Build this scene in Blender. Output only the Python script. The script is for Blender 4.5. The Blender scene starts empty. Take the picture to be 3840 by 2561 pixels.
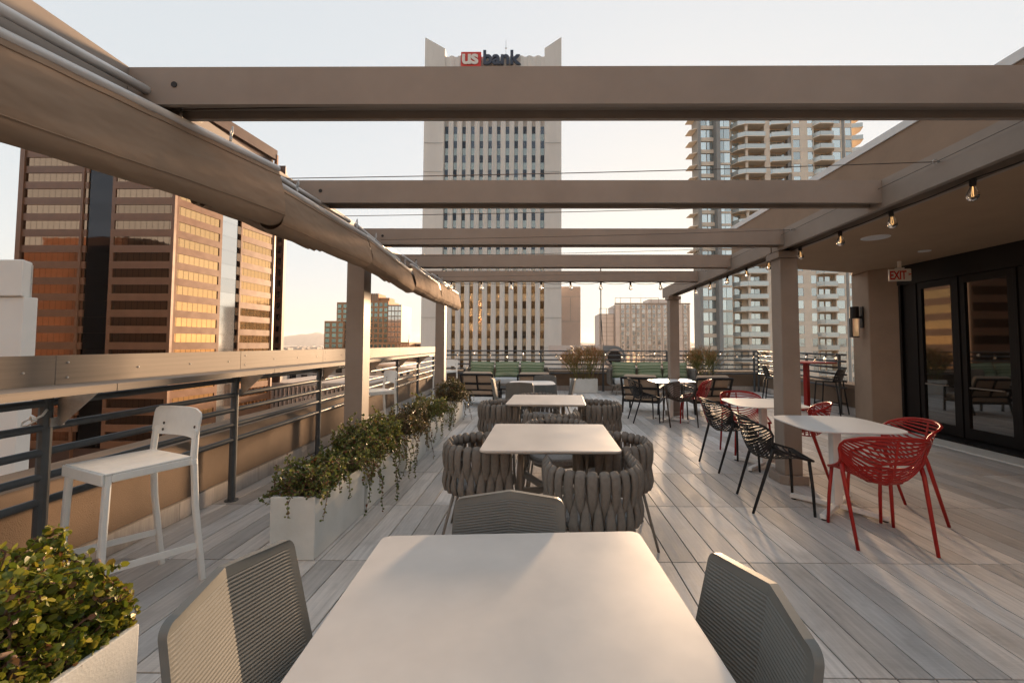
import bpy, bmesh, math, random
from mathutils import Vector, Matrix
R = math.radians
sc = bpy.context.scene
col = sc.collection
random.seed(7)

# ---------------------------------------------------------------- camera
cam_d = bpy.data.cameras.new('camera')
cam = bpy.data.objects.new('camera', cam_d)
col.objects.link(cam)
cam.location = (0, 0, 1.42)
cam.rotation_euler = (Matrix.Rotation(.0075, 4, 'Z') @ Matrix.Rotation(R(92.6), 4, 'X') @ Matrix.Rotation(.0025, 4, 'Z')).to_euler()
cam_d.sensor_width = 36
cam_d.lens = 15
cam_d.shift_x = -26.0 / 1024
cam_d.shift_y = -16.4 / 1024
cam_d.clip_start = .05
cam_d.clip_end = 60000
sc.camera = cam

# ---------------------------------------------------------------- sky, sun, exposure
SUN_AZ, SUN_EL = R(18.9), R(6.2)        # azimuth to the right of +Y
SUN_DIR = Vector((math.sin(SUN_AZ) * math.cos(SUN_EL), math.cos(SUN_AZ) * math.cos(SUN_EL), math.sin(SUN_EL)))
world = bpy.data.worlds.new('World')
sc.world = world
world.use_nodes = True
nt = world.node_tree
bg = nt.nodes['Background']
sky = nt.nodes.new('ShaderNodeTexSky')
sky.sky_type = 'NISHITA'
sky.sun_disc = False
sky.sun_elevation = SUN_EL
sky.sun_rotation = SUN_AZ
sky.altitude = 340
sky.air_density = 1.0
sky.dust_density = 2.0
sky.ozone_density = 1.0
hs = nt.nodes.new('ShaderNodeHueSaturation')
hs.inputs['Saturation'].default_value = 1.7
gm = nt.nodes.new('ShaderNodeGamma')
gm.inputs['Gamma'].default_value = .10     # evens out the sky so overhead and rear light the terrace more
nt.links.new(sky.outputs[0], gm.inputs['Color'])
nt.links.new(gm.outputs[0], hs.inputs['Color'])
nt.links.new(hs.outputs[0], bg.inputs['Color'])
bg.inputs['Strength'].default_value = .08
sun_d = bpy.data.lights.new('sun', 'SUN')
sun_d.energy = 2.0
sun_d.angle = R(8)
sun_d.color = (1, .66, .39)
sun = bpy.data.objects.new('sun', sun_d)
col.objects.link(sun)
sun.rotation_euler = (-SUN_DIR).to_track_quat('-Z', 'Y').to_euler()
sc.view_settings.view_transform = 'Standard'
sc.view_settings.look = 'None'
sc.view_settings.gamma = 1
sc.view_settings.exposure = 3.28
sc.cycles.use_denoising = True
sc.cycles.max_bounces = 8
sc.cycles.diffuse_bounces = 4
sc.cycles.caustics_reflective = False
sc.cycles.caustics_refractive = False
sc.cycles.sample_clamp_indirect = 6

# ---------------------------------------------------------------- materials
def mat(name, c, rough=.5, metal=0., var=0., vs=4., bump=0., bs=60., rand=0., spec=.5, trans=0., ior=1.45,
        stretch=(1, 1, 1), rvar=.08, dist=.02, c2=None, detail=4., coat=0., emit=None):
    m = bpy.data.materials.new(name)
    m.use_nodes = True
    n, l = m.node_tree.nodes, m.node_tree.links
    b = n['Principled BSDF']
    b.inputs['Base Color'].default_value = (*c, 1)
    b.inputs['Roughness'].default_value = rough
    b.inputs['Metallic'].default_value = metal
    b.inputs['Specular IOR Level'].default_value = spec
    b.inputs['IOR'].default_value = ior
    b.inputs['Transmission Weight'].default_value = trans
    b.inputs['Coat Weight'].default_value = coat
    tc = n.new('ShaderNodeTexCoord')
    mp = n.new('ShaderNodeMapping')
    mp.inputs['Scale'].default_value = stretch
    l.new(tc.outputs['Object'], mp.inputs[0])
    oi = n.new('ShaderNodeObjectInfo')
    ad = n.new('ShaderNodeVectorMath'); ad.operation = 'MULTIPLY_ADD'
    ad.inputs[1].default_value = (37, 61, 17)
    l.new(oi.outputs['Random'], ad.inputs[0])
    l.new(mp.outputs[0], ad.inputs[2])
    if var or rand or c2:
        nz = n.new('ShaderNodeTexNoise')
        nz.inputs['Scale'].default_value = vs
        nz.inputs['Detail'].default_value = detail
        nz.inputs['Roughness'].default_value = .65
        l.new(ad.outputs[0], nz.inputs[0])
        mx = n.new('ShaderNodeMix'); mx.data_type = 'RGBA'
        mx.inputs['A'].default_value = (*[x * (1 - var) for x in c], 1)
        cc = c2 or [min(1, x * (1 + var)) for x in c]
        mx.inputs['B'].default_value = (*cc, 1)
        cr = n.new('ShaderNodeMapRange')
        cr.inputs[1].default_value = .3; cr.inputs[2].default_value = .7
        l.new(nz.outputs[0], cr.inputs[0])
        l.new(cr.outputs[0], mx.inputs['Factor'])
        last = mx.outputs['Result']
        if rand:
            hv = n.new('ShaderNodeHueSaturation')
            ma = n.new('ShaderNodeMapRange')
            ma.inputs[3].default_value = 1 - rand; ma.inputs[4].default_value = 1 + rand
            l.new(oi.outputs['Random'], ma.inputs[0])
            l.new(ma.outputs[0], hv.inputs['Value'])
            l.new(last, hv.inputs['Color'])
            last = hv.outputs[0]
        l.new(last, b.inputs['Base Color'])
        rr = n.new('ShaderNodeMapRange')
        rr.inputs[3].default_value = max(0, rough - rvar); rr.inputs[4].default_value = min(1, rough + rvar)
        if rough > .12:
            l.new(nz.outputs[0], rr.inputs[0]); l.new(rr.outputs[0], b.inputs['Roughness'])
    if bump:
        nb = n.new('ShaderNodeTexNoise')
        nb.inputs['Scale'].default_value = bs
        nb.inputs['Detail'].default_value = 3
        l.new(ad.outputs[0], nb.inputs[0])
        bp = n.new('ShaderNodeBump')
        bp.inputs['Strength'].default_value = bump
        bp.inputs['Distance'].default_value = dist
        l.new(nb.outputs[0], bp.inputs['Height'])
        l.new(bp.outputs[0], b.inputs['Normal'])
    if emit:
        b.inputs['Emission Color'].default_value = (*emit[:3], 1)
        b.inputs['Emission Strength'].default_value = emit[3]
    return m

def plank_mat(name, base, along=1):
    """wood-look porcelain plank: long grain, saw marks, knots, own tone for each plank"""
    m = bpy.data.materials.new(name); m.use_nodes = True
    n, l = m.node_tree.nodes, m.node_tree.links
    b = n['Principled BSDF']
    tc = n.new('ShaderNodeTexCoord'); oi = n.new('ShaderNodeObjectInfo'); ge = n.new('ShaderNodeNewGeometry')
    rs = n.new('ShaderNodeMath'); rs.operation = 'ADD'
    l.new(oi.outputs['Random'], rs.inputs[0]); l.new(ge.outputs['Random Per Island'], rs.inputs[1])
    fr = n.new('ShaderNodeMath'); fr.operation = 'FRACT'; l.new(rs.outputs[0], fr.inputs[0])
    ad = n.new('ShaderNodeVectorMath'); ad.operation = 'MULTIPLY_ADD'; ad.inputs[1].default_value = (57, 83, 11)
    l.new(fr.outputs[0], ad.inputs[0]); l.new(tc.outputs['Object'], ad.inputs[2])
    def noise(scale, stretch, detail=6, rough=.6):
        mp = n.new('ShaderNodeMapping'); mp.inputs['Scale'].default_value = stretch
        l.new(ad.outputs[0], mp.inputs[0])
        z = n.new('ShaderNodeTexNoise'); z.inputs['Scale'].default_value = scale; z.inputs['Detail'].default_value = detail
        z.inputs['Roughness'].default_value = rough
        l.new(mp.outputs[0], z.inputs[0]); return z.outputs[0]
    s_long = (14, 1, 1) if along else (1, 14, 1)
    s_cross = (1.5, 60, 1) if along else (60, 1.5, 1)
    g1 = noise(3.2, s_long); g2 = noise(5, s_cross, 3); g3 = noise(3.0, (1.6, 1, 1) if along else (1, 1.6, 1), 4)
    def mix(a, bcol, f, blend='MIX'):
        x = n.new('ShaderNodeMix'); x.data_type = 'RGBA'; x.blend_type = blend
        for s, v in (('A', a), ('B', bcol)):
            if isinstance(v, tuple): x.inputs[s].default_value = (*v, 1)
            else: l.new(v, x.inputs[s])
        if isinstance(f, float): x.inputs['Factor'].default_value = f
        else: l.new(f, x.inputs['Factor'])
        return x.outputs['Result']
    def mr(v, a, bb, c=0., d=1.):
        x = n.new('ShaderNodeMapRange'); x.inputs[1].default_value = a; x.inputs[2].default_value = bb
        x.inputs[3].default_value = c; x.inputs[4].default_value = d; l.new(v, x.inputs[0]); return x.outputs[0]
    dark = tuple(x * .55 for x in base); light = tuple(min(1, x * 1.22) for x in base)
    c1 = mix(tuple(x * .74 for x in base), tuple(min(1, x * 1.1) for x in base), mr(g1, .3, .68))
    c2 = mix(c1, tuple(x * .5 for x in base), mr(g3, .54, .8, 0., .72))
    c3 = mix(c2, light, mr(g2, .5, .75, 0., .35))
    hv = n.new('ShaderNodeHueSaturation'); l.new(c3, hv.inputs['Color'])
    l.new(mr(fr.outputs[0], 0, 1, .74, 1.16), hv.inputs['Value'])
    fr2 = n.new('ShaderNodeMath'); fr2.operation = 'MULTIPLY'; fr2.inputs[1].default_value = 7.31; l.new(fr.outputs[0], fr2.inputs[0])
    fr3 = n.new('ShaderNodeMath'); fr3.operation = 'FRACT'; l.new(fr2.outputs[0], fr3.inputs[0])
    l.new(mr(fr3.outputs[0], 0, 1, .4, 1.5), hv.inputs['Saturation'])
    l.new(hv.outputs[0], b.inputs['Base Color'])
    l.new(mr(g1, .3, .7, .46, .66), b.inputs['Roughness'])
    bp = n.new('ShaderNodeBump'); bp.inputs['Strength'].default_value = .25; bp.inputs['Distance'].default_value = .002
    l.new(g2, bp.inputs['Height']); l.new(bp.outputs[0], b.inputs['Normal'])
    return m

M = {}
M['plank'] = plank_mat('wood_look_tile', (.585, .55, .52))
M['skirt'] = plank_mat('wood_look_skirting', (.46, .42, .39), 1)
M['grout'] = mat('grout', (.06, .048, .04), .9, var=.2, vs=8)
M['paint'] = mat('taupe_paint', (.285, .235, .197), .55, var=.11, vs=2.2, bump=.06, bs=260, dist=.002)
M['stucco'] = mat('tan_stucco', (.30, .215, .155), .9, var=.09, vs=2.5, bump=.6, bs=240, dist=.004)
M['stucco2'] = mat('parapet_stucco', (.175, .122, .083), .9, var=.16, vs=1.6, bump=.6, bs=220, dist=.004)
M['soffit'] = mat('soffit_stucco', (.40, .28, .18), .95, var=.06, vs=2, bump=.4, bs=240, dist=.003)
M['flash'] = mat('white_flashing', (.72, .73, .73), .5, var=.05, vs=6)
M['railpaint'] = mat('grey_rail_paint', (.075, .082, .088), .42, var=.12, vs=18, bump=.05, bs=120, dist=.002)
M['alu'] = mat('brushed_aluminium', (.235, .20, .17), .62, .0, spec=.3, var=.16, vs=5, stretch=(1, .15, 6), bump=.04, bs=50, dist=.002)
M['zinc'] = mat('galvanised_steel', (.42, .41, .40), .5, .9, var=.18, vs=22)
M['whitemetal'] = mat('white_powder_coat', (.82, .82, .79), .38, var=.04, vs=14)
M['rod'] = mat('white_rod', (.62, .60, .58), .35, .15, var=.08, vs=9)
M['fabric'] = mat('taupe_canvas', (.31, .22, .155), .92, var=.16, vs=2.6, bump=.9, bs=5, dist=.045, stretch=(1, .45, 1), spec=.2)
M['blackmetal'] = mat('black_powder_coat', (.012, .012, .013), .58, var=.2, vs=30)
M['darkbrown'] = mat('dark_bronze_coat', (.05, .035, .025), .4, var=.15, vs=20)
M['red'] = mat('red_powder_coat', (.33, .013, .009), .42, var=.08, vs=16)
M['greytable'] = mat('greige_table_top', (.60, .56, .52), .38, rvar=.2, var=.07, vs=3.4, bump=.02, bs=150, dist=.001)
M['greymetal'] = mat('greige_metal', (.20, .18, .155), .5, var=.06, vs=12)
M['whitetop'] = mat('white_laminate', (.74, .745, .745), .34, var=.025, vs=2.5)
M['greyshell'] = mat('grey_ribbed_shell', (.155, .16, .152), .5, var=.05, vs=9)
M['strap'] = mat('felt_strap', (.185, .167, .148), .95, var=.14, vs=40, bump=.5, bs=420, dist=.002, rand=.08, spec=.15)
M['mesh_seat'] = mat('grey_weave_seat', (.30, .30, .30), .7, var=.25, vs=60, stretch=(1, 3, 1), bump=.5, bs=140, dist=.004, rand=.04)
M['concrete'] = mat('white_concrete', (.63, .635, .60), .85, var=.1, vs=3.2, bump=.35, bs=110, dist=.003, c2=(.70, .70, .67))
M['soil'] = mat('soil', (.035, .025, .018), 1., var=.4, vs=30, bump=.8, bs=60)
M['stem'] = mat('reddish_stem', (.13, .062, .04), .75, var=.3, vs=30)
M['wood_stem'] = mat('woody_stem', (.16, .105, .075), .9, var=.3, vs=40, bump=.4, bs=90, dist=.003)
M['beige'] = mat('beige_cushion', (.42, .33, .25), .95, var=.06, vs=6, bump=.3, bs=300, dist=.002)
M['greycush'] = mat('grey_cushion', (.45, .47, .48), .95, var=.06, vs=6, bump=.3, bs=300, dist=.002)
M['socket'] = mat('black_socket', (.015, .013, .012), .6)
M['bulb'] = mat('bulb_glass', (1, .95, .88), .02, trans=1., ior=1.3)
M['filament'] = mat('filament', (.8, .55, .3), .4, .6, emit=(1, .55, .2, .25))  # faint glow put in for sun glints on the unlit bulbs
M['doorframe'] = mat('black_door_frame', (.006, .005, .005), .5, spec=.25, var=.2, vs=10)
M['doorglass'] = mat('dark_door_glass', (.012, .010, .008), .03, spec=1., ior=1.75)
M['sign'] = mat('sign_white_plastic', (.75, .72, .66), .4)
M['signred'] = mat('sign_red', (.55, .03, .02), .45)
M['lampglass'] = mat('seeded_lamp_glass', (.5, .45, .38), .3, trans=.5, bump=.8, bs=90, dist=.01)
M['wire'] = mat('steel_wire', (.10, .085, .075), .4, .8)
M['duct'] = mat('blue_grey_duct', (.16, .19, .21), .5, var=.1, vs=.8)
M['ductwhite'] = mat('pale_duct', (.55, .52, .50), .6, var=.1, vs=.6)
def leaf_mat(name, a, b_, rand=.25, transl=.3):
    m = bpy.data.materials.new(name); m.use_nodes = True
    n, l = m.node_tree.nodes, m.node_tree.links
    b = n['Principled BSDF']; ge = n.new('ShaderNodeNewGeometry')
    mx = n.new('ShaderNodeValToRGB'); el = mx.color_ramp.elements
    el[0].color = (*[c * .7 for c in a], 1); el[1].color = (.15, .06, .03, 1); el[1].position = 1
    for p, c in ((.3, a), (.72, b_), (.9, (b_[0] * 1.25, b_[1] * 1.05, b_[2] * 1.1)), (.95, (.15, .085, .035))): e = el.new(p); e.color = (*c, 1)
    l.new(ge.outputs['Random Per Island'], mx.inputs[0])
    l.new(mx.outputs['Color'], b.inputs['Base Color'])
    b.inputs['Roughness'].default_value = .42
    tr = n.new('ShaderNodeBsdfTranslucent'); l.new(mx.outputs['Color'], tr.inputs['Color'])
    ms = n.new('ShaderNodeMixShader'); ms.inputs[0].default_value = transl
    l.new(b.outputs[0], ms.inputs[1]); l.new(tr.outputs[0], ms.inputs[2])
    l.new(ms.outputs[0], n['Material Output'].inputs['Surface'])
    return m
M['leaf'] = leaf_mat('jade_leaf', (.08, .115, .025), (.185, .20, .05))
M['leaf_y'] = leaf_mat('bright_jade_leaf', (.11, .15, .018), (.28, .27, .03))
M['leaf_d'] = leaf_mat('dull_jade_leaf', (.07, .075, .025), (.15, .125, .05))
M['stick'] = leaf_mat('green_pencil_twig', (.13, .15, .03), (.22, .19, .05), transl=.15)
M['stick_o'] = leaf_mat('orange_pencil_twig', (.30, .20, .06), (.42, .20, .08), transl=.15)
def stripe_mat():
    m = bpy.data.materials.new('green_striped_fabric'); m.use_nodes = True
    n, l = m.node_tree.nodes, m.node_tree.links; b = n['Principled BSDF']
    tc = n.new('ShaderNodeTexCoord'); sp = n.new('ShaderNodeSeparateXYZ'); l.new(tc.outputs['Object'], sp.inputs[0])
    ml = n.new('ShaderNodeMath'); ml.operation = 'MULTIPLY_ADD'; ml.inputs[1].default_value = 1 / .46; ml.inputs[2].default_value = 0.
    l.new(sp.outputs['Z'], ml.inputs[0])
    fr = n.new('ShaderNodeMath'); fr.operation = 'FRACT'; l.new(ml.outputs[0], fr.inputs[0])
    cr = n.new('ShaderNodeValToRGB'); cr.color_ramp.interpolation = 'CONSTANT'
    g = (.125, .175, .095, 1); g2 = (.17, .22, .125, 1); w = (.46, .47, .35, 1)
    el = cr.color_ramp.elements; el[0].position = 0; el[0].color = g; el[1].position = .10; el[1].color = w
    for p, c in ((.13, g), (.19, g2), (.27, w), (.29, g2), (.34, w), (.37, g), (.55, g2), (.60, w), (.62, g), (.66, w), (.69, g2), (.74, w), (.76, g), (.92, w), (.94, g)):
        e = el.new(p); e.color = c
    l.new(fr.outputs[0], cr.inputs[0]); l.new(cr.outputs[0], b.inputs['Base Color'])
    b.inputs['Roughness'].default_value = .95
    nb = n.new('ShaderNodeTexNoise'); nb.inputs['Scale'].default_value = 12; l.new(tc.outputs['Object'], nb.inputs[0])
    bp = n.new('ShaderNodeBump'); bp.inputs['Strength'].default_value = .3; bp.inputs['Distance'].default_value = .02
    l.new(nb.outputs[0], bp.inputs['Height']); l.new(bp.outputs[0], b.inputs['Normal'])
    return m
M['stripe'] = stripe_mat()

# ---------------------------------------------------------------- mesh helpers
class MB:
    def __init__(s): s.v = []; s.f = []
    def add(s, vs, fs):
        k = len(s.v); s.v += [tuple(p) for p in vs]; s.f += [tuple(i + k for i in f) for f in fs]; return s
    def box(s, x0, x1, y0, y1, z0, z1):
        return s.add([(x0, y0, z0), (x1, y0, z0), (x1, y1, z0), (x0, y1, z0), (x0, y0, z1), (x1, y0, z1), (x1, y1, z1), (x0, y1, z1)],
                     [(3, 2, 1, 0), (4, 5, 6, 7), (0, 1, 5, 4), (1, 2, 6, 5), (2, 3, 7, 6), (3, 0, 4, 7)])
    def prism(s, poly, z0, z1, top=None):
        n = len(poly); top = top or poly
        return s.add([(x, y, z0) for x, y in poly] + [(x, y, z1) for x, y in top],
                     [tuple(range(n - 1, -1, -1)), tuple(range(n, 2 * n))] + [(i, (i + 1) % n, n + (i + 1) % n, n + i) for i in range(n)])
    def bar(s, a, b, w, h, up=(0, 0, 1)):
        """rectangular bar from a to b; w across, h along up"""
        a, b = Vector(a), Vector(b); d = (b - a).normalized(); u = Vector(up)
        r = d.cross(u)
        if r.length < 1e-6: r = Vector((1, 0, 0))
        r.normalize(); u = r.cross(d).normalized(); r = r * w / 2; u = u * h / 2
        vs = [a - r - u, a + r - u, a + r + u, a - r + u, b - r - u, b + r - u, b + r + u, b - r + u]
        return s.add(vs, [(0, 1, 2, 3), (7, 6, 5, 4), (0, 4, 5, 1), (1, 5, 6, 2), (2, 6, 7, 3), (3, 7, 4, 0)])
    def sweep(s, pts, secs, ups=None, closed=False, cap=True):
        """pts: path; secs: list of section outlines [(across, up)...] per point or a single one"""
        pts = [Vector(p) for p in pts]; n = len(pts)
        if not isinstance(secs[0][0], (tuple, list)): secs = [secs] * n
        m = len(secs[0]); vs = []
        pu = None
        for i, p in enumerate(pts):
            if closed: d = pts[(i + 1) % n] - pts[i - 1]
            else: d = pts[min(i + 1, n - 1)] - pts[max(i - 1, 0)]
            d.normalize()
            if ups: u = Vector(ups[i] if isinstance(ups, list) else ups)
            elif pu is None: u = Vector((0, 0, 1)) if abs(d.z) < .9 else Vector((0, 1, 0))
            else: u = pu
            u = u - d * u.dot(d)
            if u.length < 1e-6: u = Vector((1, 0, 0)) - d * d.x
            u.normalize(); pu = u; r = d.cross(u)
            vs += [p + r * a + u * b for a, b in secs[i]]
        fs = []
        for i in range(n if closed else n - 1):
            j = (i + 1) % n
            fs += [(i * m + k, i * m + (k + 1) % m, j * m + (k + 1) % m, j * m + k) for k in range(m)]
        if cap and not closed: fs += [tuple(range(m - 1, -1, -1)), tuple(range((n - 1) * m, n * m))]
        return s.add(vs, fs)
    def tube(s, pts, r, n=8, closed=False, cap=True):
        rs = r if isinstance(r, (list, tuple)) else [r] * len(pts)
        secs = [[(q * math.cos(2 * math.pi * k / n), q * math.sin(2 * math.pi * k / n)) for k in range(n)] for q in rs]
        return s.sweep(pts, secs, closed=closed, cap=cap)
    def lathe(s, prof, n=12, o=(0, 0, 0)):
        vs = []
        for r, z in prof: vs += [(o[0] + r * math.cos(2 * math.pi * k / n), o[1] + r * math.sin(2 * math.pi * k / n), o[2] + z) for k in range(n)]
        fs = [(i * n + k, i * n + (k + 1) % n, (i + 1) * n + (k + 1) % n, (i + 1) * n + k) for i in range(len(prof) - 1) for k in range(n)]
        fs += [tuple(range(n - 1, -1, -1)), tuple(range((len(prof) - 1) * n, len(prof) * n))]
        return s.add(vs, fs)
    def grid(s, fn, nu, nv):
        vs = [fn(i / nu, j / nv) for j in range(nv + 1) for i in range(nu + 1)]; w = nu + 1
        return s.add(vs, [(j * w + i, j * w + i + 1, (j + 1) * w + i + 1, (j + 1) * w + i) for j in range(nv) for i in range(nu)])
    def mesh(s, name, m, smooth=False, bevel=0, bseg=1):
        me = bpy.data.meshes.new(name); me.from_pydata(s.v, [], s.f)
        if bevel:
            bm = bmesh.new(); bm.from_mesh(me); bmesh.ops.recalc_face_normals(bm, faces=bm.faces)
            bmesh.ops.bevel(bm, geom=[e for e in bm.edges if len(e.link_faces) == 2 and e.calc_face_angle(0) > .6], offset=bevel, segments=bseg, affect='EDGES', profile=.5, clamp_overlap=True)
            bm.to_mesh(me); bm.free()
        me.materials.append(M[m] if isinstance(m, str) else m)
        if smooth: me.polygons.foreach_set('use_smooth', [True] * len(me.polygons))
        me.update(); return me
    def build(s, name, m, parent=None, smooth=False, bevel=0, bseg=1, loc=None, rot=None):
        return put(name, s.mesh(name, m, smooth, bevel, bseg), parent, loc, rot)
def put(name, me, parent=None, loc=None, rot=None):
    o = bpy.data.objects.new(name, me); col.objects.link(o)
    if parent: o.parent = parent
    if loc: o.location = loc
    if rot: o.rotation_euler = rot
    return o
def tag(o, label=None, cat=None, group=None, kind=None):
    for k, v in (('label', label), ('category', cat), ('group', group), ('kind', kind)):
        if v: o[k] = v
    return o
def thing(name, label, cat, loc=(0, 0, 0), rz=0, group=None):
    o = bpy.data.objects.new(name, None); col.objects.link(o); o.empty_display_size = .2
    o.location = loc; o.rotation_euler = (0, 0, rz)
    return tag(o, label, cat, group)
KIDS = {}
def copy_tree(o, parent=None):
    c = o.copy(); col.objects.link(c); c.parent = parent
    for ch in kids(o): copy_tree(ch, c)
    return c
def kids(o):
    if o.name not in KIDS: KIDS[o.name] = [x for x in bpy.data.objects if x.parent == o]
    return KIDS[o.name]
class Proto:
    """first use places the thing itself, later uses place copies with copies of its parts"""
    def __init__(s, root): s.root = root; s.used = False
    def at(s, x, y, rz, label, group, z=0):
        o = copy_tree(s.root) if s.used else s.root
        s.used = True
        o.location = (x, y, z); o.rotation_euler = (0, 0, rz); o['label'] = label; o['group'] = group
        return o
def facing(dx, dy): return math.atan2(-dx, dy)
def arc(cx, cy, r, a0, a1, n): return [(cx + r * math.cos(a0 + (a1 - a0) * i / n), cy + r * math.sin(a0 + (a1 - a0) * i / n)) for i in range(n + 1)]
def rrect(w, d, r, n=5):
    p = []
    for cx, cy, a in ((w / 2 - r, d / 2 - r, 0), (-w / 2 + r, d / 2 - r, math.pi / 2), (-w / 2 + r, -d / 2 + r, math.pi), (w / 2 - r, -d / 2 + r, 1.5 * math.pi)):
        p += arc(cx, cy, r, a, a + math.pi / 2, n)
    return p
# ================================================================ TERRACE: deck floor
def Xrail(Y): return -2.81 - .03 * (Y - 3.95)
def Xwall(Y): return Xrail(Y) - .115
def XrailR(Y): return 6.22 + .095 * (Y - 9)
YF = 13.1                                       # far railing
deck = MB().box(-3.45, 7.25, -1.6, 13.75, -.30, -.010).build('deck_floor', 'grout')
tag(deck, 'deck of grey wood look plank tiles laid in straight rows', 'floor', kind='structure')
PW, PL, PX0, PY0 = .1655, .967, 1.355, 1.90
plank_me = MB().box(-PW / 2 + .0034, PW / 2 - .0034, -PL / 2 + .004, PL / 2 - .004, -.02, 0).mesh('plank', 'plank', bevel=.0015)
cells = []
for r in range(-3, 13):
    yc = PY0 + (r + .5) * PL
    for c in range(-28, 34):
        xc = PX0 + (c + .5) * PW
        if xc < Xwall(yc) - .02 or yc > 13.6: continue
        if xc > (6.62 if yc > 8.2 else 6.38): continue
        px = 538 + 427 * xc / max(yc, .3)
        py = 344 + 427 * 1.42 / max(yc + PL / 2, .1)
        seen = yc > .9 and -60 < px < 1084 and py < 700
        cells.append((0 if seen else 1, yc, xc))
cells.sort(key=lambda t: (t[0], round(t[1], 2), abs(t[2] - 1.5)))
far = MB()
for i, (s, yc, xc) in enumerate(cells):
    if i < 300: put('plank', plank_me, deck, (xc, yc, random.uniform(-.0008, .0008)))
    else: far.box(xc - PW / 2 + .0034, xc + PW / 2 - .0034, yc - PL / 2 + .004, yc + PL / 2 - .004, -.02, random.uniform(-.0006, .0006))
tag(far.build('more_planks', 'plank', deck), kind='stuff')

# ---------------------------------------------------------------- parapets with tile skirting
def parapet(label, p0, p1, side, h=.6, t=.38):
    """p0->p1 inner face line; side +1 puts the wall to the left of the line"""
    a, b = Vector((*p0, 0)), Vector((*p1, 0)); d = (b - a); L = d.length; d.normalize(); nrm = Vector((-d.y, d.x, 0)) * side
    t0 = thing('parapet_wall', label, 'wall', (a.x, a.y, 0), math.atan2(d.y, d.x))
    s = side
    sec = [(0, 0), (0, h - .07), (.045 * s, h), (t * s, h + .02), (t * s, 0)]
    m = MB(); n = len(sec)
    m.add([(0, y, z) for y, z in sec] + [(L, y, z) for y, z in sec],
          [tuple(range(n)), tuple(range(2 * n - 1, n - 1, -1))] + [(i, n + i, n + (i + 1) % n, (i + 1) % n) for i in range(n)])
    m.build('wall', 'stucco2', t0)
    k = int(L / .967); w = L / k
    me = MB().box(.0015, w - .0015, -.012 * s if s > 0 else 0, 0 if s > 0 else .012, .004, .145).mesh('skirting_tile', 'skirt', bevel=.0015)
    for i in range(k): put('skirting_tile', me, t0, (i * w, -.001 * s, 0))
    m = MB().box(0, L, min(-.016 * s, 0), max(-.016 * s, 0), .147, .157); m.build('trim_strip', 'alu', t0)
    return t0
parapet('low tan stucco parapet running behind the drink shelf on the left', (Xwall(-1.5), -1.5), (Xwall(13.4), 13.4), 1)
parapet('low tan stucco parapet along the far end behind the green sofas', (Xwall(13.3) + .01, 13.3), (6.745, 13.3), 1)
parapet('low tan stucco parapet beside the high red table on the right', (6.75, 13.29), (6.36, 8.66), 1)

# ---------------------------------------------------------------- railings
RZ = (1.222, 1.088, .953, .817, .683, .548)
def railing(label, pts, post_t, skip=()):
    a, b = Vector(pts[0]), Vector(pts[1]); d = b - a
    t0 = thing('metal_railing', label, 'railing', (a.x, a.y, 0), math.atan2(d.y, d.x)); L = d.length
    rail = MB().tube([(0, 0, 0), (L, 0, 0)], .0215, 10).mesh('rail', 'railpaint', smooth=True)
    for z in RZ:
        put('rail', rail, t0, (0, 0, z))
    post = MB().tube([(0, 0, 0), (0, 0, 1.222)], .03, 12).lathe([(.055, 0), (.055, .008)], 14).mesh('post', 'railpaint')
    for t in post_t: put('post', post, t0, (t, 0, 0))
    return t0
y0 = -1.2
Lp = [(y - y0) * math.hypot(1, .03) for y in (-.65, .86, 2.38, 3.92, 5.5, 7.12, 8.76, 10.4, 12.1)]
railing('dark grey pipe railing behind the long metal drink shelf', [(Xrail(y0), y0), (Xrail(YF), YF)], Lp)
railing('dark grey pipe railing along the far end with bulbs strung on it', [(Xrail(YF) + .03, YF), (6.6, YF)], [.9, 3.05, 4.95, 6.9, 8.3, 9.55])
railing('dark grey pipe railing on the right beside the high red table', [(6.61, YF), (XrailR(8.75), 8.75)], [.04, 1.5, 2.85, 4.15])

# ---------------------------------------------------------------- drink shelf on the left railing
sh = thing('drink_shelf', 'long brushed metal drink shelf with upright back panel on the left railing', 'shelf', (Xrail(0), 0, 0), math.atan(.03))
cuts = [-1.1, .86, 2.38, 3.92, 5.5, 7.12, 8.76, 10.4, 12.2]
for i in range(len(cuts) - 1):
    a, b = cuts[i] + .0025, cuts[i + 1] - .0025
    MB().box(.036, .042, a, b, 1.185, 1.352).box(.031, .0355, a, b, 1.344, 1.352).build('back_panel', 'alu', sh)
    b2 = b + .09 if i < 7 else b
    MB().box(.0425, .30, a + .09, b2 + .0, 1.182, 1.188).box(.2955, .30, a + .09, b2, 1.146, 1.1815).build('shelf_board', 'alu', sh)
    for f in (.04, .33, .62, .9):
        for z in ((1.31, 1.225) if f < .1 else (1.262,)):
            MB().lathe([(.006, 0), (.006, .003), (.003, .005)], 8).build('bolt', 'rod', sh, loc=(.0421, a + (b - a) * f, z), rot=(0, R(90), 0))
br = MB().prism([(.03, -.003), (.27, -.003), (.27, .003), (.03, .003)], 1.150, 1.181)
br.add([(.03, -.003, .955), (.03, .003, .955), (.05, .003, .955), (.05, -.003, .955), (.03, -.003, 1.1495), (.03, .003, 1.1495), (.255, .003, 1.1495), (.255, -.003, 1.1495)],
       [(0, 1, 2, 3), (7, 6, 5, 4), (0, 4, 5, 1), (1, 5, 6, 2), (2, 6, 7, 3), (3, 7, 4, 0)])
br.box(-.036, .036, -.04, -.0325, .955, 1.005).box(.031, .036, -.032, .032, .955, 1.005)
brm = br.mesh('bracket', 'zinc')
for y in cuts[1:-1]:
    put('bracket', brm, sh, (0, y + .035, 0))
rope = MB(); pts = []
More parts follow.
